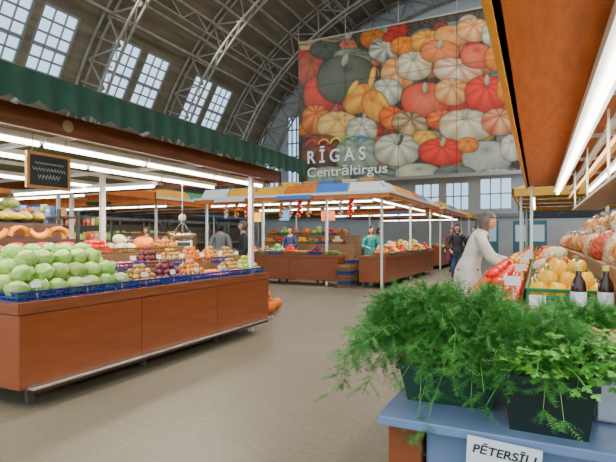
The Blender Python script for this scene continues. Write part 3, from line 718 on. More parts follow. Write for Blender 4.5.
# island 2b
counter(-15.5,-10.8,11.6,12.3,.86,faces='yX'); fill('x',11.65,12.05,-15.4,-10.9,.87,['cabbage','beet','carrot','green_apple','orange'],layers=2)
canopy(-16,-10.6,11.3,18,zb=2.42,fh=.2,rise=.5,fm=orangep,rm=ylroof,trim=whitep,posts=[(-10.8,11.5),(-13.2,11.5),(-15.8,11.5)],label='stall canopy with orange fascia and yellow roof',upper=[yellowp,greenp,yellowp,orangep])
lamprow(-15.8,-10.8,12,2.38,4); arealight(-13.3,12,2.34,5,.06,90)
riser(-15,-11.2,13.2,13.6,1.15); riser(-15,-11.2,13.6,14,1.45)
fill('x',13.2,13.6,-15,-11.2,1.155,['orange','pepper','cauliflower','carrot'],layers=2,cards=False)
fill('x',13.6,14.0,-15,-11.2,1.455,['cabbage','onion','yellow_pepper','tomato'],layers=1,cards=False)
# island 1b
counter(-14,-9.6,7.4,8.1,.86,faces='yX'); fill('x',7.45,7.85,-13.9,-9.7,.87,['orange','onion','potato','cabbage','beet'],layers=2)
canopy(-14.5,-9.3,6.9,9.9,zb=2.4,fh=.2,rise=.4,fm=orangep,rm=ylroof,posts=[(-9.6,7.2),(-12,7.2),(-14.2,7.2)],label='low stall canopy with orange fascia on white posts',upper=[yellowp,orangep,greenp])
lamprow(-14.3,-9.5,7.8,2.34,4); arealight(-11.9,7.8,2.3,5,.06,90)
shelfrack(-13.6,-10,9.2,(.9,1.3,1.7))
for x in np.arange(-13.5,-10.05,.17):
    for z in(.9,1.3,1.7):
        if R()<.5: jar(x,9.15,z,int(R()*4),U(1.3,1.9))
        elif R()<.7: carton(x,9.15,z,int(R()*6),U(.7,1.2))
# island 3
counter(-4.5,-3.75,21.2,27.5,.86,faces='Xy'); counter(-9.6,-4.9,21.2,21.9,.86,faces='y')
fill('y',-4.15,-3.77,21.3,27.4,.87,['pumpkin','orange','cabbage','cauliflower'],step=.46,layers=1)
canopy(-9.8,-3.55,20.9,27.8,zb=2.45,fh=.2,rise=.5,fm=orangep,rm=ylroof,trim=whitep,posts=[(-3.8,21.2),(-3.8,24.4),(-3.8,27.5),(-7,21.2)],label='stall canopy with orange fascia and yellow roof',upper=[yellowp,bluep,yellowp])
for y in(21.8,23.2,24.6,26): lamp(-4.1,y,2.4)
lamprow(-9.5,-4.5,21.6,2.4,4)
canopy(-16,-10.6,20.9,28,zb=2.6,fh=.25,rise=.7,fm=yellowp,rm=M('green_roof',(.06,.25,.12),rough=.6),posts=[(-10.8,21.2),(-15.8,21.2)],label='stall canopy with yellow fascia and green roof',upper=[greenp,yellowp])
canopy(-9.8,-3.6,30.6,36,zb=2.6,fh=.25,rise=.7,fm=yellowp,rm=yellowp,posts=[(-3.8,30.8),(-3.8,35.5),(-9.5,30.8)],label='yellow stall canopy near the end wall')
counter(-9.6,-3.9,30.8,31.5,.86,faces='yX')
lamprow(-9.5,-4.5,31.2,2.5,4)
canopy(-22,-17.5,13,30,zb=2.6,fh=.25,rise=.7,fm=bluep,rm=M('pale_roof',(.5,.55,.55),rough=.6),posts=[(-17.8,13.3),(-17.8,21),(-17.8,29)],label='stall canopy with blue fascia along the side wall')
for i,(x,y,c) in enumerate([(-6.2,12.05,bluep),(-8.4,12.05,steelw),(-13,11.25,green),(-5.5,20.85,bluep)]):
    bx('sign_board',c,x-.55,x+.55,y-.05,y-.03,2.44,2.55,label='narrow coloured board fixed on the stall fascia',cat='sign',group='fascia boards')
for i in range(5):
    OB('storage_box',MB().box(-.2,.2,-.2,.2,0,.28).box(-.21,.21,-.21,.21,.24,.3).mesh('storage_box',boxms[[5,3,1,5,2][i]]),None,(-4.3-i*.62,13.0+.1*(i%2),2.74),(0,0,U(-.3,.3)),label='cardboard storage box lying on top of the stall roof',cat='box',group='boxes on the roof')
# ---- RIGHT HERO STALL
RZ=.775
counter(-.5,1.2,2.02,11.5,.85,faces='xy')
tb_=OB('display_table',None,None,(.35,1.75,0),label='end table with pale blue laminate top and metal body',cat='table')
bx('tabletop',ledgem,-.47,1.2,1.5,2.0,RZ-.03,RZ,tb_,bevel=.004)
bx('body',ledgem,-.33,1.15,1.58,1.98,.0,RZ-.03,tb_,bevel=.01)
bx('side_board',wood,-.45,-.34,1.56,1.98,.0,RZ-.05,tb_,bevel=.004)
can2=canopy(-.2,1.6,.9,12.0,zb=2.5,fh=.14,rise=.25,fm=orangew,rm=orangew,posts=[(1.3,1.6),(1.3,6.5),(1.3,11.6),(-.12,11.7)],label='stall canopy with varnished orange wood soffit on steel posts')
bx('soffit',orangew,-.2,.34,.9,12,2.5,2.52,can2)
bx('soffit_edge',yellowp,-.24,-.2,.9,12,2.46,2.66,can2)
bx('light_rail',steelw,.37,.43,.9,12,2.44,2.5,can2)
bx('inner_rail',yellowp,.62,.68,.9,12,2.2,2.26,can2)
bx('inner_rail',steel,.62,.66,.9,12,2.38,2.42,can2)
for i in range(9): lamp(.4,1.6+i*1.21,2.33,group='fluorescent lamps of the end stall',k=1.6)
for i in range(8): lamp(.95,1.9+i*1.25,2.3,group='fluorescent lamps of the end stall')
arealight(.4,6,2.28,.06,9,90,col=(1,.88,.7)); arealight(.95,6,2.25,.05,9,50,col=(1,.88,.7))
hs=OB('hanging_shelf',None,None,(.75,5,0),label='metal shelf hung above the produce display',cat='shelf')
bx('board',steel,.55,.95,2.6,9.5,1.83,1.86,hs)
for y in(2.8,5,7,9.2): bx('hanger',steelw,.56,.58,y-.01,y+.01,1.85,2.5,hs)
for i in range(20): jar(.75,3+i*.3,1.865,i,1.3,'jars on the hanging shelf')
st=OB('display_steps',None,None,(.4,6.5,0),label='stepped wooden produce display on the counter',cat='display rack')
bx('step',stepm,-.06,.34,2.4,11.2,.85,1.0,st); bx('step',stepm,.34,.8,2.4,11.2,.85,1.2,st); bx('step',stepm,.8,1.15,2.4,11.2,.85,1.38,st)
kk=['garlic','cucumber','tomato','tomato','tomato','tomato','tomato','yellow_pepper','pepper','orange','apple','lemon','carrot','green_apple','orange','potato','cucumber','apple']
y=2.75
for i,k in enumerate(kk):
    crate(-.29,y,.86,me=crateB,group='crates on the end stall')
    heap(k,-.48,-.1,y-.2,y+.2,.88,4 if k=='tomato' else 3,s=1.2,kids=(k=='tomato' and y<7),group='produce on the end stall',**KW(k))
    if i%3==0: card(-.12,y,1.1,math.pi/2)
    y+=.43
k2=['yellow_pepper','garlic','cucumber','onion','cauliflower','pepper','lemon','orange','apple','orange','green_apple','pepper','potato','onion','apple','orange']
y=2.95
for i,k in enumerate(k2):
    OB('crate',crateC if i%3==0 else crateB,None,(.14,y,1.005),label='shallow crate of produce on the raised step',cat='crate',group='crates on the raised step')
    heap(k,-.05,.33,y-.2,y+.2,1.02,3,s=1.12,kids=y<5,group='produce on the raised step',**KW(k)); y+=.43
bagms=[M('nut_bag_%d'%i,a,b,rough=.3,ns=34,bump=.9,bs=38,contrast=(.45,.55)) for i,(a,b) in enumerate([((.55,.29,.08),(.2,.09,.02)),((.8,.28,.02),(.45,.14,.01)),((.7,.55,.3),(.42,.3,.14)),((.55,.06,.015),(.3,.03,.01))])]
tie=MB().lathe([(.013,.1),(.014,.12),(.026,.15),(.034,.158)],14,ang=lambda t,z:1+(.3 if z>.13 else .05)*math.sin(5*t)).mesh('tied_top',M('clear_plastic',(.6,.55,.45),rough=.15),True)
bagb=[]
for i in range(4): bagb.append(MB().lathe([(.03,-.115),(.09,-.11),(.115,-.06),(.11,0),(.08,.06),(.03,.095),(.013,.105)],18,ang=lambda t,z:1+.06*math.sin(3*t+z*30)+.04*math.sin(8*t+z*9)).mesh('nut_bag',bagms[i],True))
BL=['clear bag of brown walnuts','bag of orange dried fruit','clear bag of pale nuts','bag of dark red dried berries']
def nbag(x,y,z,i,s,r):
    o=OB('nut_bag',bagb[i],None,(x,y,z),r,(s*U(.85,1.15),s*U(.85,1.15),s*U(.8,1.05)),label=BL[i]+' tied at the top',cat='bag',group='bags of nuts and dried fruit'); OB('tied_top',tie,o)
for row,(x,z) in enumerate([(.46,1.30),(.68,1.31),(.95,1.48)]):
    y=2.75
    while y<9.5:
        nbag(x+U(-.04,.04),y,z,[0,0,1,2,0,3,2][int(R()*7)],U(.8,1.08),(U(-.35,.35),U(-.35,.35),U(0,6))); y+=U(.19,.27)
for k in range(14):
    nbag(.68+.05*math.sin(k*2),2.85+k*.33,1.5,[1,0,2,0,1,2,0,3][k%8],.92,(U(-.5,.5),U(-.4,.5),U(0,6)))
botm=M('dark_bottle_glass',(.03,.012,.008),rough=.1)
botb=MB().lathe([(.03,0),(.034,.006),(.034,.13),(.03,.155),(.014,.185),(.013,.215)],18).mesh('bottle',botm,True)
capm=MB().lathe([(.0155,.21),(.0155,.235)],14).mesh('cap',M('bottle_cap',(.6,.5,.1),rough=.4))
labm=MB().lathe([(.0348,.04),(.0348,.11)],18).mesh('label_band',paper)
for i,(x,y) in enumerate([(.17,2.52),(.28,2.55),(.37,2.5)]):
    o=OB('bottle',botb,None,(x,y,1.0),(0,0,0),.95,label='dark glass bottle with white label and cap',cat='bottle',group='dark bottles'); OB('cap',capm,o); OB('label_band',labm,o)
e=OB('metal_box',None,None,(.36,1.86,RZ),label='grey metal box stand on the end table',cat='box')
OB('body',MB().box(-.2,.25,-.13,.11,0,.2).mesh('body',chrome),e,bevel=.01)
OB('rim',MB().box(-.21,.26,-.14,.12,.2,.215).mesh('rim',steel),e,bevel=.003)
for i in range(11):
    for j in range(6):
        item('walnut',.18+i*.038+U(-.004,.004),1.76+j*.038+U(-.004,.004),RZ+.232+(.012 if (i+j)%2 else 0),1.15,group='walnuts on the metal box')
for (x,y,z,r) in[(.0,2.42,1.06,.15),(-.2,2.6,1.08,.1)]:
    e=OB('price_sign',None,None,(x,y,z),(-.15,0,r),label='white price sign standing among the herbs',cat='sign',group='price signs')
    OB('card',MB().box(-.035,.035,-.002,.002,-.03,.03).mesh('card',paper),e); OB('stick',MB().box(-.003,.003,-.001,.003,-.2,-.025).mesh('stick',steel),e)
# ---- PLANTERS
def planter(name,w,d,h,mat):
    m=MB(); vs=[]
    for (s,z) in((.82,0),(.97,h*.86),(1.05,h*.86),(1.05,h),(.95,h),(.93,h*.8)):
        vs+= [(-w/2*s,-d/2*s,z),(w/2*s,-d/2*s,z),(w/2*s,d/2*s,z),(-w/2*s,d/2*s,z)]
    fs=[(3,2,1,0)]
    for k in range(5):
        for i in range(4): j=(i+1)%4; fs.append((k*4+i,k*4+j,(k+1)*4+j,(k+1)*4+i))
    m.add(vs,fs); return m.mesh(name,mat)
def frond(m,p,d,L,needle,rnd,w=.0013):
    d=d.normalized(); side=d.cross(Vector((rnd.uniform(-.3,.3),rnd.uniform(-.3,.3),1))).normalized(); up=side.cross(d)
    q=p+d*L
    m.add([p-side*w,p+side*w,q],[(0,1,2)],0)
    for k in range(1,9):
        c=p+d*(L*k/8.5)
        ll=needle*(1.15-.75*abs(k/8-.35))
        for sg in(-1,1):
            for a in(.35,.95):
                e=c+(d*math.cos(a+.2)+side*sg*math.sin(a+.2)+up*rnd.uniform(-.55,.55))*ll*rnd.uniform(.7,1.1)
                m.add([c-d*w*.9,c+d*w*.9,e],[(0,1,2)],0)
def dill(seed,n,w,d,hgt,reach,bias=(0,0),nf=4):
    rnd=random.Random(seed); m=MB()
    for i in range(n):
        bx_=rnd.uniform(-w/2,w/2)*.9; by_=rnd.uniform(-d/2,d/2)*.85
        an=math.atan2(by_/d+rnd.gauss(0,.25)+bias[1],bx_/w+rnd.gauss(0,.25)+bias[0])
        out=rnd.uniform(.05,1)**.8*reach; hh=hgt*rnd.uniform(.55,1.05)*(1-.3*(out/reach)**2); drop=out*out/reach*rnd.uniform(.2,1.25)
        pts=[]
        for k in range(8):
            t=k/7
            pts.append(Vector((bx_+math.cos(an)*out*t**1.15, by_+math.sin(an)*out*.8*t**1.15, hh*math.sin(min(t*1.25,1)*math.pi/2)-drop*max(0,t-.3)**1.5*1.7)))
        m.tube(pts,[.0017-.0001*k for k in range(8)],3,1)
        for k in range(2,8):
            dirn=(pts[k]-pts[k-1]).normalized()
            for s in range(nf):
                a=rnd.uniform(0,6.28)
                v=Vector((math.cos(a),math.sin(a),rnd.uniform(-.3,.6)))
                frond(m,pts[k-1].lerp(pts[k],rnd.random()) if k<7 else pts[k],dirn*.8+v*.8,rnd.uniform(.045,.08),rnd.uniform(.013,.024),rnd)
    return m
dillm=M('dill_green',(.035,.19,.022),(.085,.30,.04),rough=.5,ns=14); dillst=M('dill_stem',(.17,.40,.07),rough=.5)
parm=M('parsley_green',(.05,.27,.02),(.14,.42,.04),rough=.5,ns=14)
e=OB('potted_dill',None,None,(-.28,1.77,RZ),(0,0,.05),label='bushy feathery dill in a dark green trough planter',cat='potted herb')
OB('planter',planter('planter',.34,.18,.13,potgreen),e); OB('soil',MB().box(-.15,.15,-.07,.07,.08,.105).mesh('soil',soil),e)
OB('foliage',dill(3,300,.32,.13,.30,.31,(-.14,.05)).mesh('foliage',[dillm,dillst]),e,(0,0,.1))
e=OB('potted_herb',None,None,(.03,1.64,RZ),(0,0,-.03),label='dill and leafy parsley in a black square planter',cat='potted herb')
OB('planter',planter('planter',.25,.2,.17,potblack),e); OB('soil',MB().box(-.105,.105,-.085,.085,.11,.14).mesh('soil',soil),e)
OB('dill_foliage',dill(5,120,.18,.14,.20,.21,(-.2,.2)).mesh('dill_foliage',[dillm,dillst]),e,(-.03,.02,.14))
def parsley(seed,n,w,d,hgt,reach,bias):
    rnd=random.Random(seed); m=MB()
    for i in range(n):
        bx_=rnd.uniform(-w/2,w/2)*.85; by_=rnd.uniform(-d/2,d/2)*.85
        an=math.atan2(by_/d+rnd.gauss(0,.25)+bias[1],bx_/w+rnd.gauss(0,.25)+bias[0]); out=rnd.uniform(.2,1)*reach; hh=hgt*rnd.uniform(.5,1.05)*(1-.4*(out/reach)**2); drop=out*rnd.uniform(.1,.9)
        pts=[Vector((bx_+math.cos(an)*out*t,by_+math.sin(an)*out*t*.8,hh*math.sin(min(1,t*1.2)*1.57)-drop*max(0,t-.4)**1.5)) for t in [k/5 for k in range(6)]]
        m.tube(pts,.0014,3,1)
        for br in range(7):
            base=pts[3].lerp(pts[5],rnd.random()) if br else pts[5]
            a=rnd.uniform(0,6.28); dv=((pts[5]-pts[4]).normalized()*.7+Vector((math.cos(a),math.sin(a),rnd.uniform(-.2,.5)))*.8).normalized()
            tip=base+dv*rnd.uniform(.012,.03)
            m.tube([base,tip],.0008,3,1)
            side=dv.cross(Vector((rnd.uniform(-.6,.6),rnd.uniform(-.6,.6),1))).normalized(); up=side.cross(dv); L=rnd.uniform(.016,.026)
            for sg,sc_ in((-1.0,.8),(0,1),(1.0,.8)):
                d2=(dv*math.cos(sg)+side*math.sin(sg)).normalized(); s2=d2.cross(up).normalized()
                l=L*sc_; cur=up*rnd.uniform(-.25,.1)*l
                o0=[tip,tip+d2*l*.35+s2*l*.33,tip+d2*l*.5+s2*l*.2+cur*.4,tip+d2*l*.8+s2*l*.36+cur,tip+d2*l*.85+s2*l*.1+cur,tip+d2*l*1.12+cur*1.2,tip+d2*l*.85-s2*l*.1+cur,tip+d2*l*.8-s2*l*.36+cur,tip+d2*l*.5-s2*l*.2+cur*.4,tip+d2*l*.35-s2*l*.33]
                m.add(o0,[(0,1,2,8,9),(2,3,4,6,7,8),(4,5,6)],0)
    return m
OB('parsley_foliage',parsley(8,85,.2,.16,.18,.19,(.3,-.05)).mesh('parsley_foliage',[parm,dillst]),e,(.03,0,.14))
e=OB('potted_parsley',None,None,(.13,2.16,.86),(0,0,.3),label='more feathery dill in a dark trough planter',cat='potted herb')
OB('planter',planter('planter',.3,.17,.12,potblack),e); OB('soil',MB().box(-.13,.13,-.07,.07,.07,.1).mesh('soil',soil),e)
OB('foliage',dill(12,90,.24,.12,.12,.16,(0,0),3).mesh('foliage',[dillm,dillst]),e,(0,0,.1))
e=OB('paper_sign',None,None,(-.09,1.478,.695),(0,.05,0),label='white paper sign with black hand lettering hung on the table edge',cat='sign')
OB('sheet',MB().box(-.1,.1,-.002,.002,-.1,.07).mesh('sheet',paper),e)
o=OB('lettering',text_mesh('PĒTERSĪĻI',.034,inkm,.0006,'CENTER',shear=.15,off=.0006),e,(0,-.0035,.025),(math.pi/2,0,0)); fitw(o,.17)
# right far island
counter(-.4,1.0,14,21,.86,faces='xy'); fill('y',-.38,0,14.1,20.9,.87,['orange','pumpkin','cabbage','cauliflower'],step=.46,layers=1)
canopy(-.6,3,13.7,21.3,zb=2.45,fh=.2,rise=.5,fm=yellowp,rm=yellowp,posts=[(-.4,14),(-.4,20.9)],label='yellow stall canopy on white steel posts')
for y in(14.6,16,17.4,18.8): lamp(-.1,y,2.4)
canopy(-.8,3,24,34,zb=2.6,fh=.25,rise=.7,fm=bluep,rm=bluep,posts=[(-.6,24.2),(-.6,33.8)],label='blue stall canopy near the end wall')
counter(-.6,1,24.2,33,.86,faces='xy')
# ------------------------------------------------------------------ PEOPLE
skin=M('skin',(.58,.30,.2),rough=.5); lipsm=M('lips',(.42,.12,.1))
def skinned(verts,edges,radii,root=0,sub=1):
    me=bpy.data.meshes.new('s'); me.from_pydata(verts,edges,[]); o=bpy.data.objects.new('s',me); COL.objects.link(o)
    mod=o.modifiers.new('skin','SKIN')
    if not me.skin_vertices: 
        bpy.context.view_layer.objects.active=o; bpy.ops.mesh.customdata_skin_add()
    for i,r in enumerate(radii):
        me.skin_vertices[0].data[i].radius=r if hasattr(r,'__len__') else (r,r)
    me.skin_vertices[0].data[root].use_root=True
    mod.use_smooth_shade=True
    s=o.modifiers.new('sub','SUBSURF'); s.levels=sub; s.render_levels=sub
    return bake(o,'s')
def person(loc,yaw,pose,cl,label,voxel=.013,hscale=1):
    lean=pose.get('lean',0); Rl=Matrix.Rotation(-lean,4,'X'); piv=Vector((0,0,.95))
    def up(v): return piv+Rl@(Vector(v)-piv)
    V=[];E=[];Rd=[];idx={}
    def av(n,p,r,par=None):
        V.append(tuple(p));Rd.append(r);idx[n]=len(V)-1
        if par: E.append((idx[par],idx[n]))
    av('pelvis',(0,0,.95),(.14,.105)); av('waist',up((0,0,1.12)),(.125,.09),'pelvis'); av('chest',up((0,0,1.3)),(.15,.105),'waist'); av('nb',up((0,-.01,1.44)),(.07,.06),'chest'); av('neck',up((0,.01,1.5)),.052,'nb'); av('hd',up((0,.02,1.57)),.06,'neck')
    arms=pose['arms']; legs=pose['legs']; WR={}
    for s,(sd,(el,wr)) in zip((-1,1),zip('LR',arms)):
        sh=up((s*.18,0,1.395)); el=Vector(el);wr=Vector(wr)
        av('sh'+sd,sh,.055,'nb'); av('el'+sd,el,.042,'sh'+sd); av('wr'+sd,wr,.027,'el'+sd)
        d=(wr-el).normalized(); side=Vector((s,0,0)); side=(side-d*side.dot(d)).normalized(); nrm=d.cross(side)
        av('pa'+sd,wr+d*.05,(.036,.02),'wr'+sd)
        WR[sd]=(wr,d,side,nrm,s)
    for s,(sd,(kn,an)) in zip((-1,1),zip('LR',legs)):
        av('hp'+sd,(s*.09,0,.86),.085,'pelvis'); av('kn'+sd,kn,.056,'hp'+sd); av('an'+sd,an,.038,'kn'+sd)
        a=Vector(an); av('he'+sd,(a.x,a.y,a.z-.04),.036,'an'+sd); av('to'+sd,(a.x*1.05,a.y+.17,a.z-.05),.026,'he'+sd)
    bodym=skinned(V,E,Rd,0,1)
    tmp=MB(); 
    tmp.v=[tuple(v.co) for v in bodym.vertices]; tmp.f=[tuple(p.vertices) for p in bodym.polygons]; tmp.m=[0]*len(tmp.f)
    for sd in'LR':
        wr,d,side,nrm,s=WR[sd]
        for k,(off,ln) in enumerate([(-.026,.065),(-.009,.075),(.009,.07),(.025,.055)]):
            b=wr+d*.07+side*off; cur=pose.get('curl',.5)
            p1=b+d*ln*.45; p2=p1+(d*math.cos(cur)+nrm*s*math.sin(cur))*ln*.3; p3=p2+(d*math.cos(cur*1.8)+nrm*s*math.sin(cur*1.8))*ln*.28
            tmp.tube([b-d*.02,p1,p2,p3],[.0105,.0098,.009,.007],6)
        b=wr+d*.03-side*.02
        tmp.tube([b,b-side*.03+d*.025,b-side*.038+d*.055],[.013,.011,.008],6)
    hc=up((0,.025,1.63)); hr=Matrix.Rotation(pose.get('turn',0),3,'Z')@Matrix.Rotation(-lean*.5-pose.get('nod',0),3,'X')
    def headf(d,t,p):
        x,y,z=d; kx=1-.25*max(0,-z)*.9; ky=1-.12*max(0,-z)
        nose=.22*math.exp(-((x*5)**2+((z+.1)*4)**2)) if y>0 else 0
        eye=-.05*(math.exp(-(((abs(x)-.4)*5)**2+((z-.08)*7)**2))) if y>0 else 0
        chin=.08*math.exp(-((x*3)**2+((z+.75)*5)**2)) if y>0 else 0
        lip=.05*math.exp(-((x*4)**2+((z+.42)*9)**2)) if y>0 else 0
        return (x*kx,y*ky+nose+eye+chin+lip,z)
    n0=len(tmp.v); tmp.ell((.074,.092,.115),nu=28,nv=22,fn=headf)
    for s in(-1,1): tmp.ell((.012,.018,.028),(s*.074,-.005,-.005),8,6)
    for i in range(n0,len(tmp.v)): tmp.v[i]=tuple(hc+hr@Vector(tmp.v[i]))
    o=OB('t',tmp.mesh('t',skin)); mod=o.modifiers.new('r','REMESH'); mod.mode='VOXEL'; mod.voxel_size=voxel; mod.use_smooth_shade=True
    bm_=bake(o,'person',skin)
    P=OB('person',bm_,None,loc,(0,0,yaw),hscale,label=label,cat='person')
    for s in(-1,1):
        OB('eye',MB().ell((.009,.006,.0055),nu=8,nv=6).mesh('eye',inkm,True),P,hc+hr@Vector((s*.029,.084,.012)))
    OB('mouth',MB().ell((.018,.006,.005),nu=8,nv=6).mesh('mouth',lipsm,True),P,hc+hr@Vector((0,.09,-.05)))
    h=MB(); hl=cl.get('hairlen',.35)
    def hairf(d,t,p):
        x,y,z=d; wv=1+.03*math.sin(9*t)*math.sin(7*p)
        if y>.35 and z<.42: return (x*.8,y*.5,z*.8)
        zz=z if z>-.1 else z*(hl*2.2+.3)
        return (x*wv*(1.04 if z<0 else 1),y*wv*(1.12 if y<0 else 1),zz)
    h.ell((.088,.106,.126),(0,-.014,.014),32,20,fn=hairf)
    OB('hair',h.mesh('hair',cl['hair'],True),P,hc,hr.to_euler())
    V=[];E=[];Rd=[];idx={}
    jl=cl.get('len',.82); fl=cl.get('flare',1); bk=cl.get('bulk',1)
    av('pelvis',(0,0,.97),(.160*bk,.125*bk)); av('waist',up((0,0,1.12)),(.15*bk,.115*bk),'pelvis'); av('chest',up((0,0,1.3)),(.175*bk,.13*bk),'waist'); av('nb',up((0,-.01,1.43)),(.09,.08),'chest'); av('neck',up((0,.0,1.49)),.068,'nb')
    for s,(sd,(el,wr)) in zip((-1,1),zip('LR',arms)):
        el=Vector(el);wr=Vector(wr); av('sh'+sd,up((s*.18,0,1.39)),.075*bk,'nb'); av('el'+sd,el,.06*bk,'sh'+sd); av('wr'+sd,el.lerp(wr,.93),.047*bk,'el'+sd)
    jm=skinned(V,E,Rd,0,1)
    jt=MB(); jt.v=[tuple(v.co) for v in jm.vertices]; jt.f=[tuple(p.vertices) for p in jm.polygons]; jt.m=[0]*len(jt.f)
    # lower part of the garment: elliptical flared tube with folds, running from waist to hem
    zt=1.10; rings=9; nn=32; vs=[];fs=[]
    for a in range(rings):
        t=a/(rings-1); z=zt+(jl-zt)*t; rx=(.155+.03*min(1,t*2.5))*bk*(1+(fl-1)*t); ry=(.12+.03*min(1,t*2.5))*bk*(1+(fl-1)*t)
        c0=up((0,0,z)) if z>.95 else Vector((0,0,z))
        for k in range(nn):
            th=2*math.pi*k/nn; fo=1+.05*t*math.sin(6*th+1)+.02*t*math.sin(11*th)
            vs.append((c0.x+rx*fo*math.cos(th),c0.y+ry*fo*math.sin(th),c0.z))
    for a in range(rings-1):
        for k in range(nn):
            l=(k+1)%nn; fs.append((a*nn+k,(a+1)*nn+k,(a+1)*nn+l,a*nn+l))
    jt.add(vs,fs)
    OB(cl.get('topname','jacket'),jt.mesh('jacket',cl['top'],True),P)
    V=[];E=[];Rd=[];idx={}
    av('pelvis',(0,0,.93),(.14,.11))
    for s,(sd,(kn,an)) in zip((-1,1),zip('LR',legs)):
        a=Vector(an);k=Vector(kn); av('hp'+sd,(s*.09,0,.85),.1,'pelvis'); av('kn'+sd,kn,.072,'hp'+sd); av('an'+sd,k.lerp(a,.93),.06,'kn'+sd)
    tm=skinned(V,E,Rd,0,1); tm.materials.clear(); tm.materials.append(cl['leg']); OB('trousers',tm,P)
    for sd,(kn,an) in zip('LR',legs):
        a=Vector(an); OB('shoe',MB().ell((.05,.135,.055),nu=14,nv=8,fn=lambda d,t,p:(d[0]*(1-.15*d[1]),d[1],max(d[2],-.7)*(1-.35*max(0,d[1])))).mesh('shoe',cl['shoe'],True),P,(a.x,a.y+.06,a.z-.041))
    if cl.get('collar'):
        OB('collar',MB().lathe([(.085,-.02),(.09,0),(.075,.04),(.07,.04)],16).mesh('collar',cl['top'],True),P,up((0,.0,1.455)),(-lean,0,0))
    if cl.get('bag'):
        OB('shoulder_bag',MB().box(-.05,.05,-.13,.13,-.3,0).mesh('shoulder_bag',cl['bag']),P,(.24,-.02,.98),bevel=.02)
        OB('strap',MB().tube([(.24,-.1,.98),(.2,-.02,1.47),(.24,.08,.98)],.012,6).mesh('strap',cl['bag']),P)
    return P
hairg=M('grey_brown_hair',(.08,.055,.04),(.16,.12,.1),rough=.6,ns=20); hairb=M('black_hair',(.015,.012,.01),rough=.5); hairn=M('brown_hair',(.08,.04,.02),rough=.5)
white_coat=M('cream_coat',(.66,.63,.57),(.54,.51,.46),rough=.8,ns=6); blackj=M('black_jacket',(.015,.016,.02),rough=.6); jeans=M('blue_jeans',(.07,.10,.2),(.05,.07,.15),rough=.8,ns=20)
teal=M('teal_top',(.02,.28,.27),rough=.8); navy=M('navy_fabric',(.03,.05,.14),rough=.8); shoe=M('dark_shoe',(.02,.02,.02),rough=.5); maroon=M('maroon_apron',(.25,.03,.05),rough=.8); greym=M('grey_fabric',(.2,.2,.2),rough=.8)
st_legs=[((-.1,.02,.49),(-.11,0,.09)),((.1,.02,.49),(.11,.0,.09))]
def arms_down(): return [((-.25,-.04,1.12),(-.26,.06,.88)),((.25,-.04,1.12),(.26,.06,.88))]
arms_work=[((-.26,.06,1.14),(-.16,.3,1.1)),((.26,.06,1.14),(.16,.3,1.1))]
person((-.88,7.0,0),-math.pi/2+.15,dict(lean=.38,arms=[((-.22,.34,1.08),(-.12,.56,1.03)),((.25,.28,1.06),(.2,.5,.98))],legs=st_legs,nod=.1),dict(hair=hairg,top=white_coat,leg=greym,shoe=shoe,len=.38,flare=1.25,bulk=1.15,topname='coat',collar=1,hairlen=.5),'person in a long cream coat leaning over produce',.011,1.0)
walk=[((-.1,.16,.5),(-.1,.2,.1)),((.1,.02,.5),(.1,-.22,.14))]
person((-2.1,14.4,0),math.pi+.2,dict(arms=[((-.27,-.04,1.14),(-.25,.12,.95)),((.27,.02,1.14),(.2,.18,1.0))],legs=walk),dict(hair=hairb,top=blackj,leg=jeans,shoe=shoe,len=.8,hairlen=.7,bag=maroon,collar=1),'walking person in black jacket and jeans with shoulder bag',.012)
person((-2.0,17.6,0),math.pi-.3,dict(arms=arms_down(),legs=walk),dict(hair=hairn,top=navy,leg=greym,shoe=shoe,len=.8),'person in a dark navy jacket walking along the aisle',.014)
person((-4.5,13.7,0),math.pi+.6,dict(arms=arms_work,legs=st_legs,lean=.1),dict(hair=hairb,top=teal,leg=greym,shoe=shoe,len=.75,hairlen=.6),'person in a teal top standing between the counters',.014,.97)
person((-7.2,13.75,0),math.pi,dict(arms=arms_work,legs=st_legs,lean=.05),dict(hair=hairn,top=navy,leg=greym,shoe=shoe,len=.75),'vendor in dark blue clothes standing behind a counter',.014,.98)
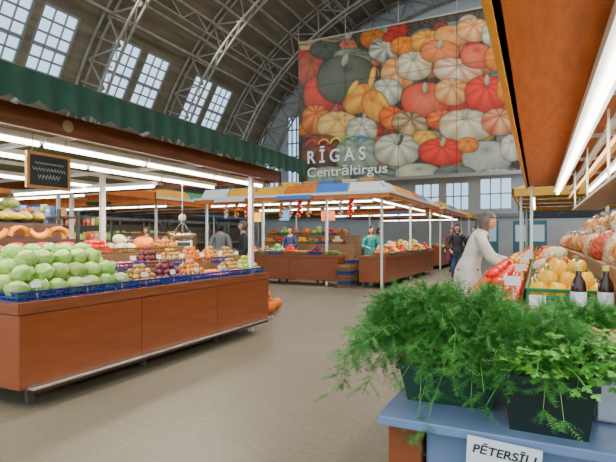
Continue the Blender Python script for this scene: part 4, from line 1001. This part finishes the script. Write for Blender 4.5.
person((-12.4,12.8,0),math.pi-.3,dict(arms=arms_work,legs=st_legs,lean=.05),dict(hair=hairg,top=maroon,leg=greym,shoe=shoe,len=.75),'vendor in a maroon apron standing behind a counter',.014,.98)
person((-2.6,24,0),.2,dict(arms=arms_down(),legs=walk),dict(hair=hairg,top=greym,leg=blackj,shoe=shoe,len=.75),'person in a grey coat walking down the aisle',.016)
person((-6.3,9.6,0),2.2,dict(arms=arms_down(),legs=st_legs),dict(hair=hairg,top=blackj,leg=greym,shoe=shoe,len=.7),'shopper in a dark coat standing by the stalls',.014)
person((-5.1,16.4,0),-math.pi/2,dict(arms=arms_work,legs=st_legs,lean=.05),dict(hair=hairn,top=greenp,leg=greym,shoe=shoe,len=.75),'vendor in a green smock standing behind a counter',.016,.97)
person((-7.4,10.2,0),.6,dict(arms=arms_down(),legs=walk),dict(hair=hairb,top=greym,leg=jeans,shoe=shoe,len=.78),'shopper in a grey jacket walking between the stalls',.016)
person((-3.1,19.8,0),2.8,dict(arms=arms_down(),legs=walk),dict(hair=hairn,top=maroon,leg=blackj,shoe=shoe,len=.75),'shopper in a maroon coat walking down the aisle',.016)
# ------------------------------------------------------------------ LIGHT
w=bpy.data.worlds.new('World'); SC.world=w; w.use_nodes=True
bg=w.node_tree.nodes['Background']; bg.inputs[0].default_value=(.66,.84,1,1); bg.inputs[1].default_value=2.0
for y in(4,16,28): arealight(3,y,19.6,14,9,1900,col=(1,.97,.92),name='skylight')  # added overhead fill lamps hung below the closed crown; no roof opening there
arealight(-2,-5,6,18,9,450,rot=(math.radians(100),0,0),col=(1,.97,.9),name='rear_fill')  # added fill lamp behind the camera; the open hall end has no glazing
arealight(-18,22,14,3,14,600,rot=(0,math.radians(-50),0),col=(.9,.95,1),name='skylight')
cd=bpy.data.cameras.new('camera'); cd.sensor_width=36; cd.lens=479/616*36; cd.shift_y=7/616; cd.clip_start=.05; cd.clip_end=300
co=bpy.data.objects.new('camera',cd); COL.objects.link(co); co.location=(0,0,CAMZ); co.rotation_euler=(math.pi/2,0,math.radians(25.6)); SC.camera=co
print('COUNTS',CNT,len(bpy.data.objects))
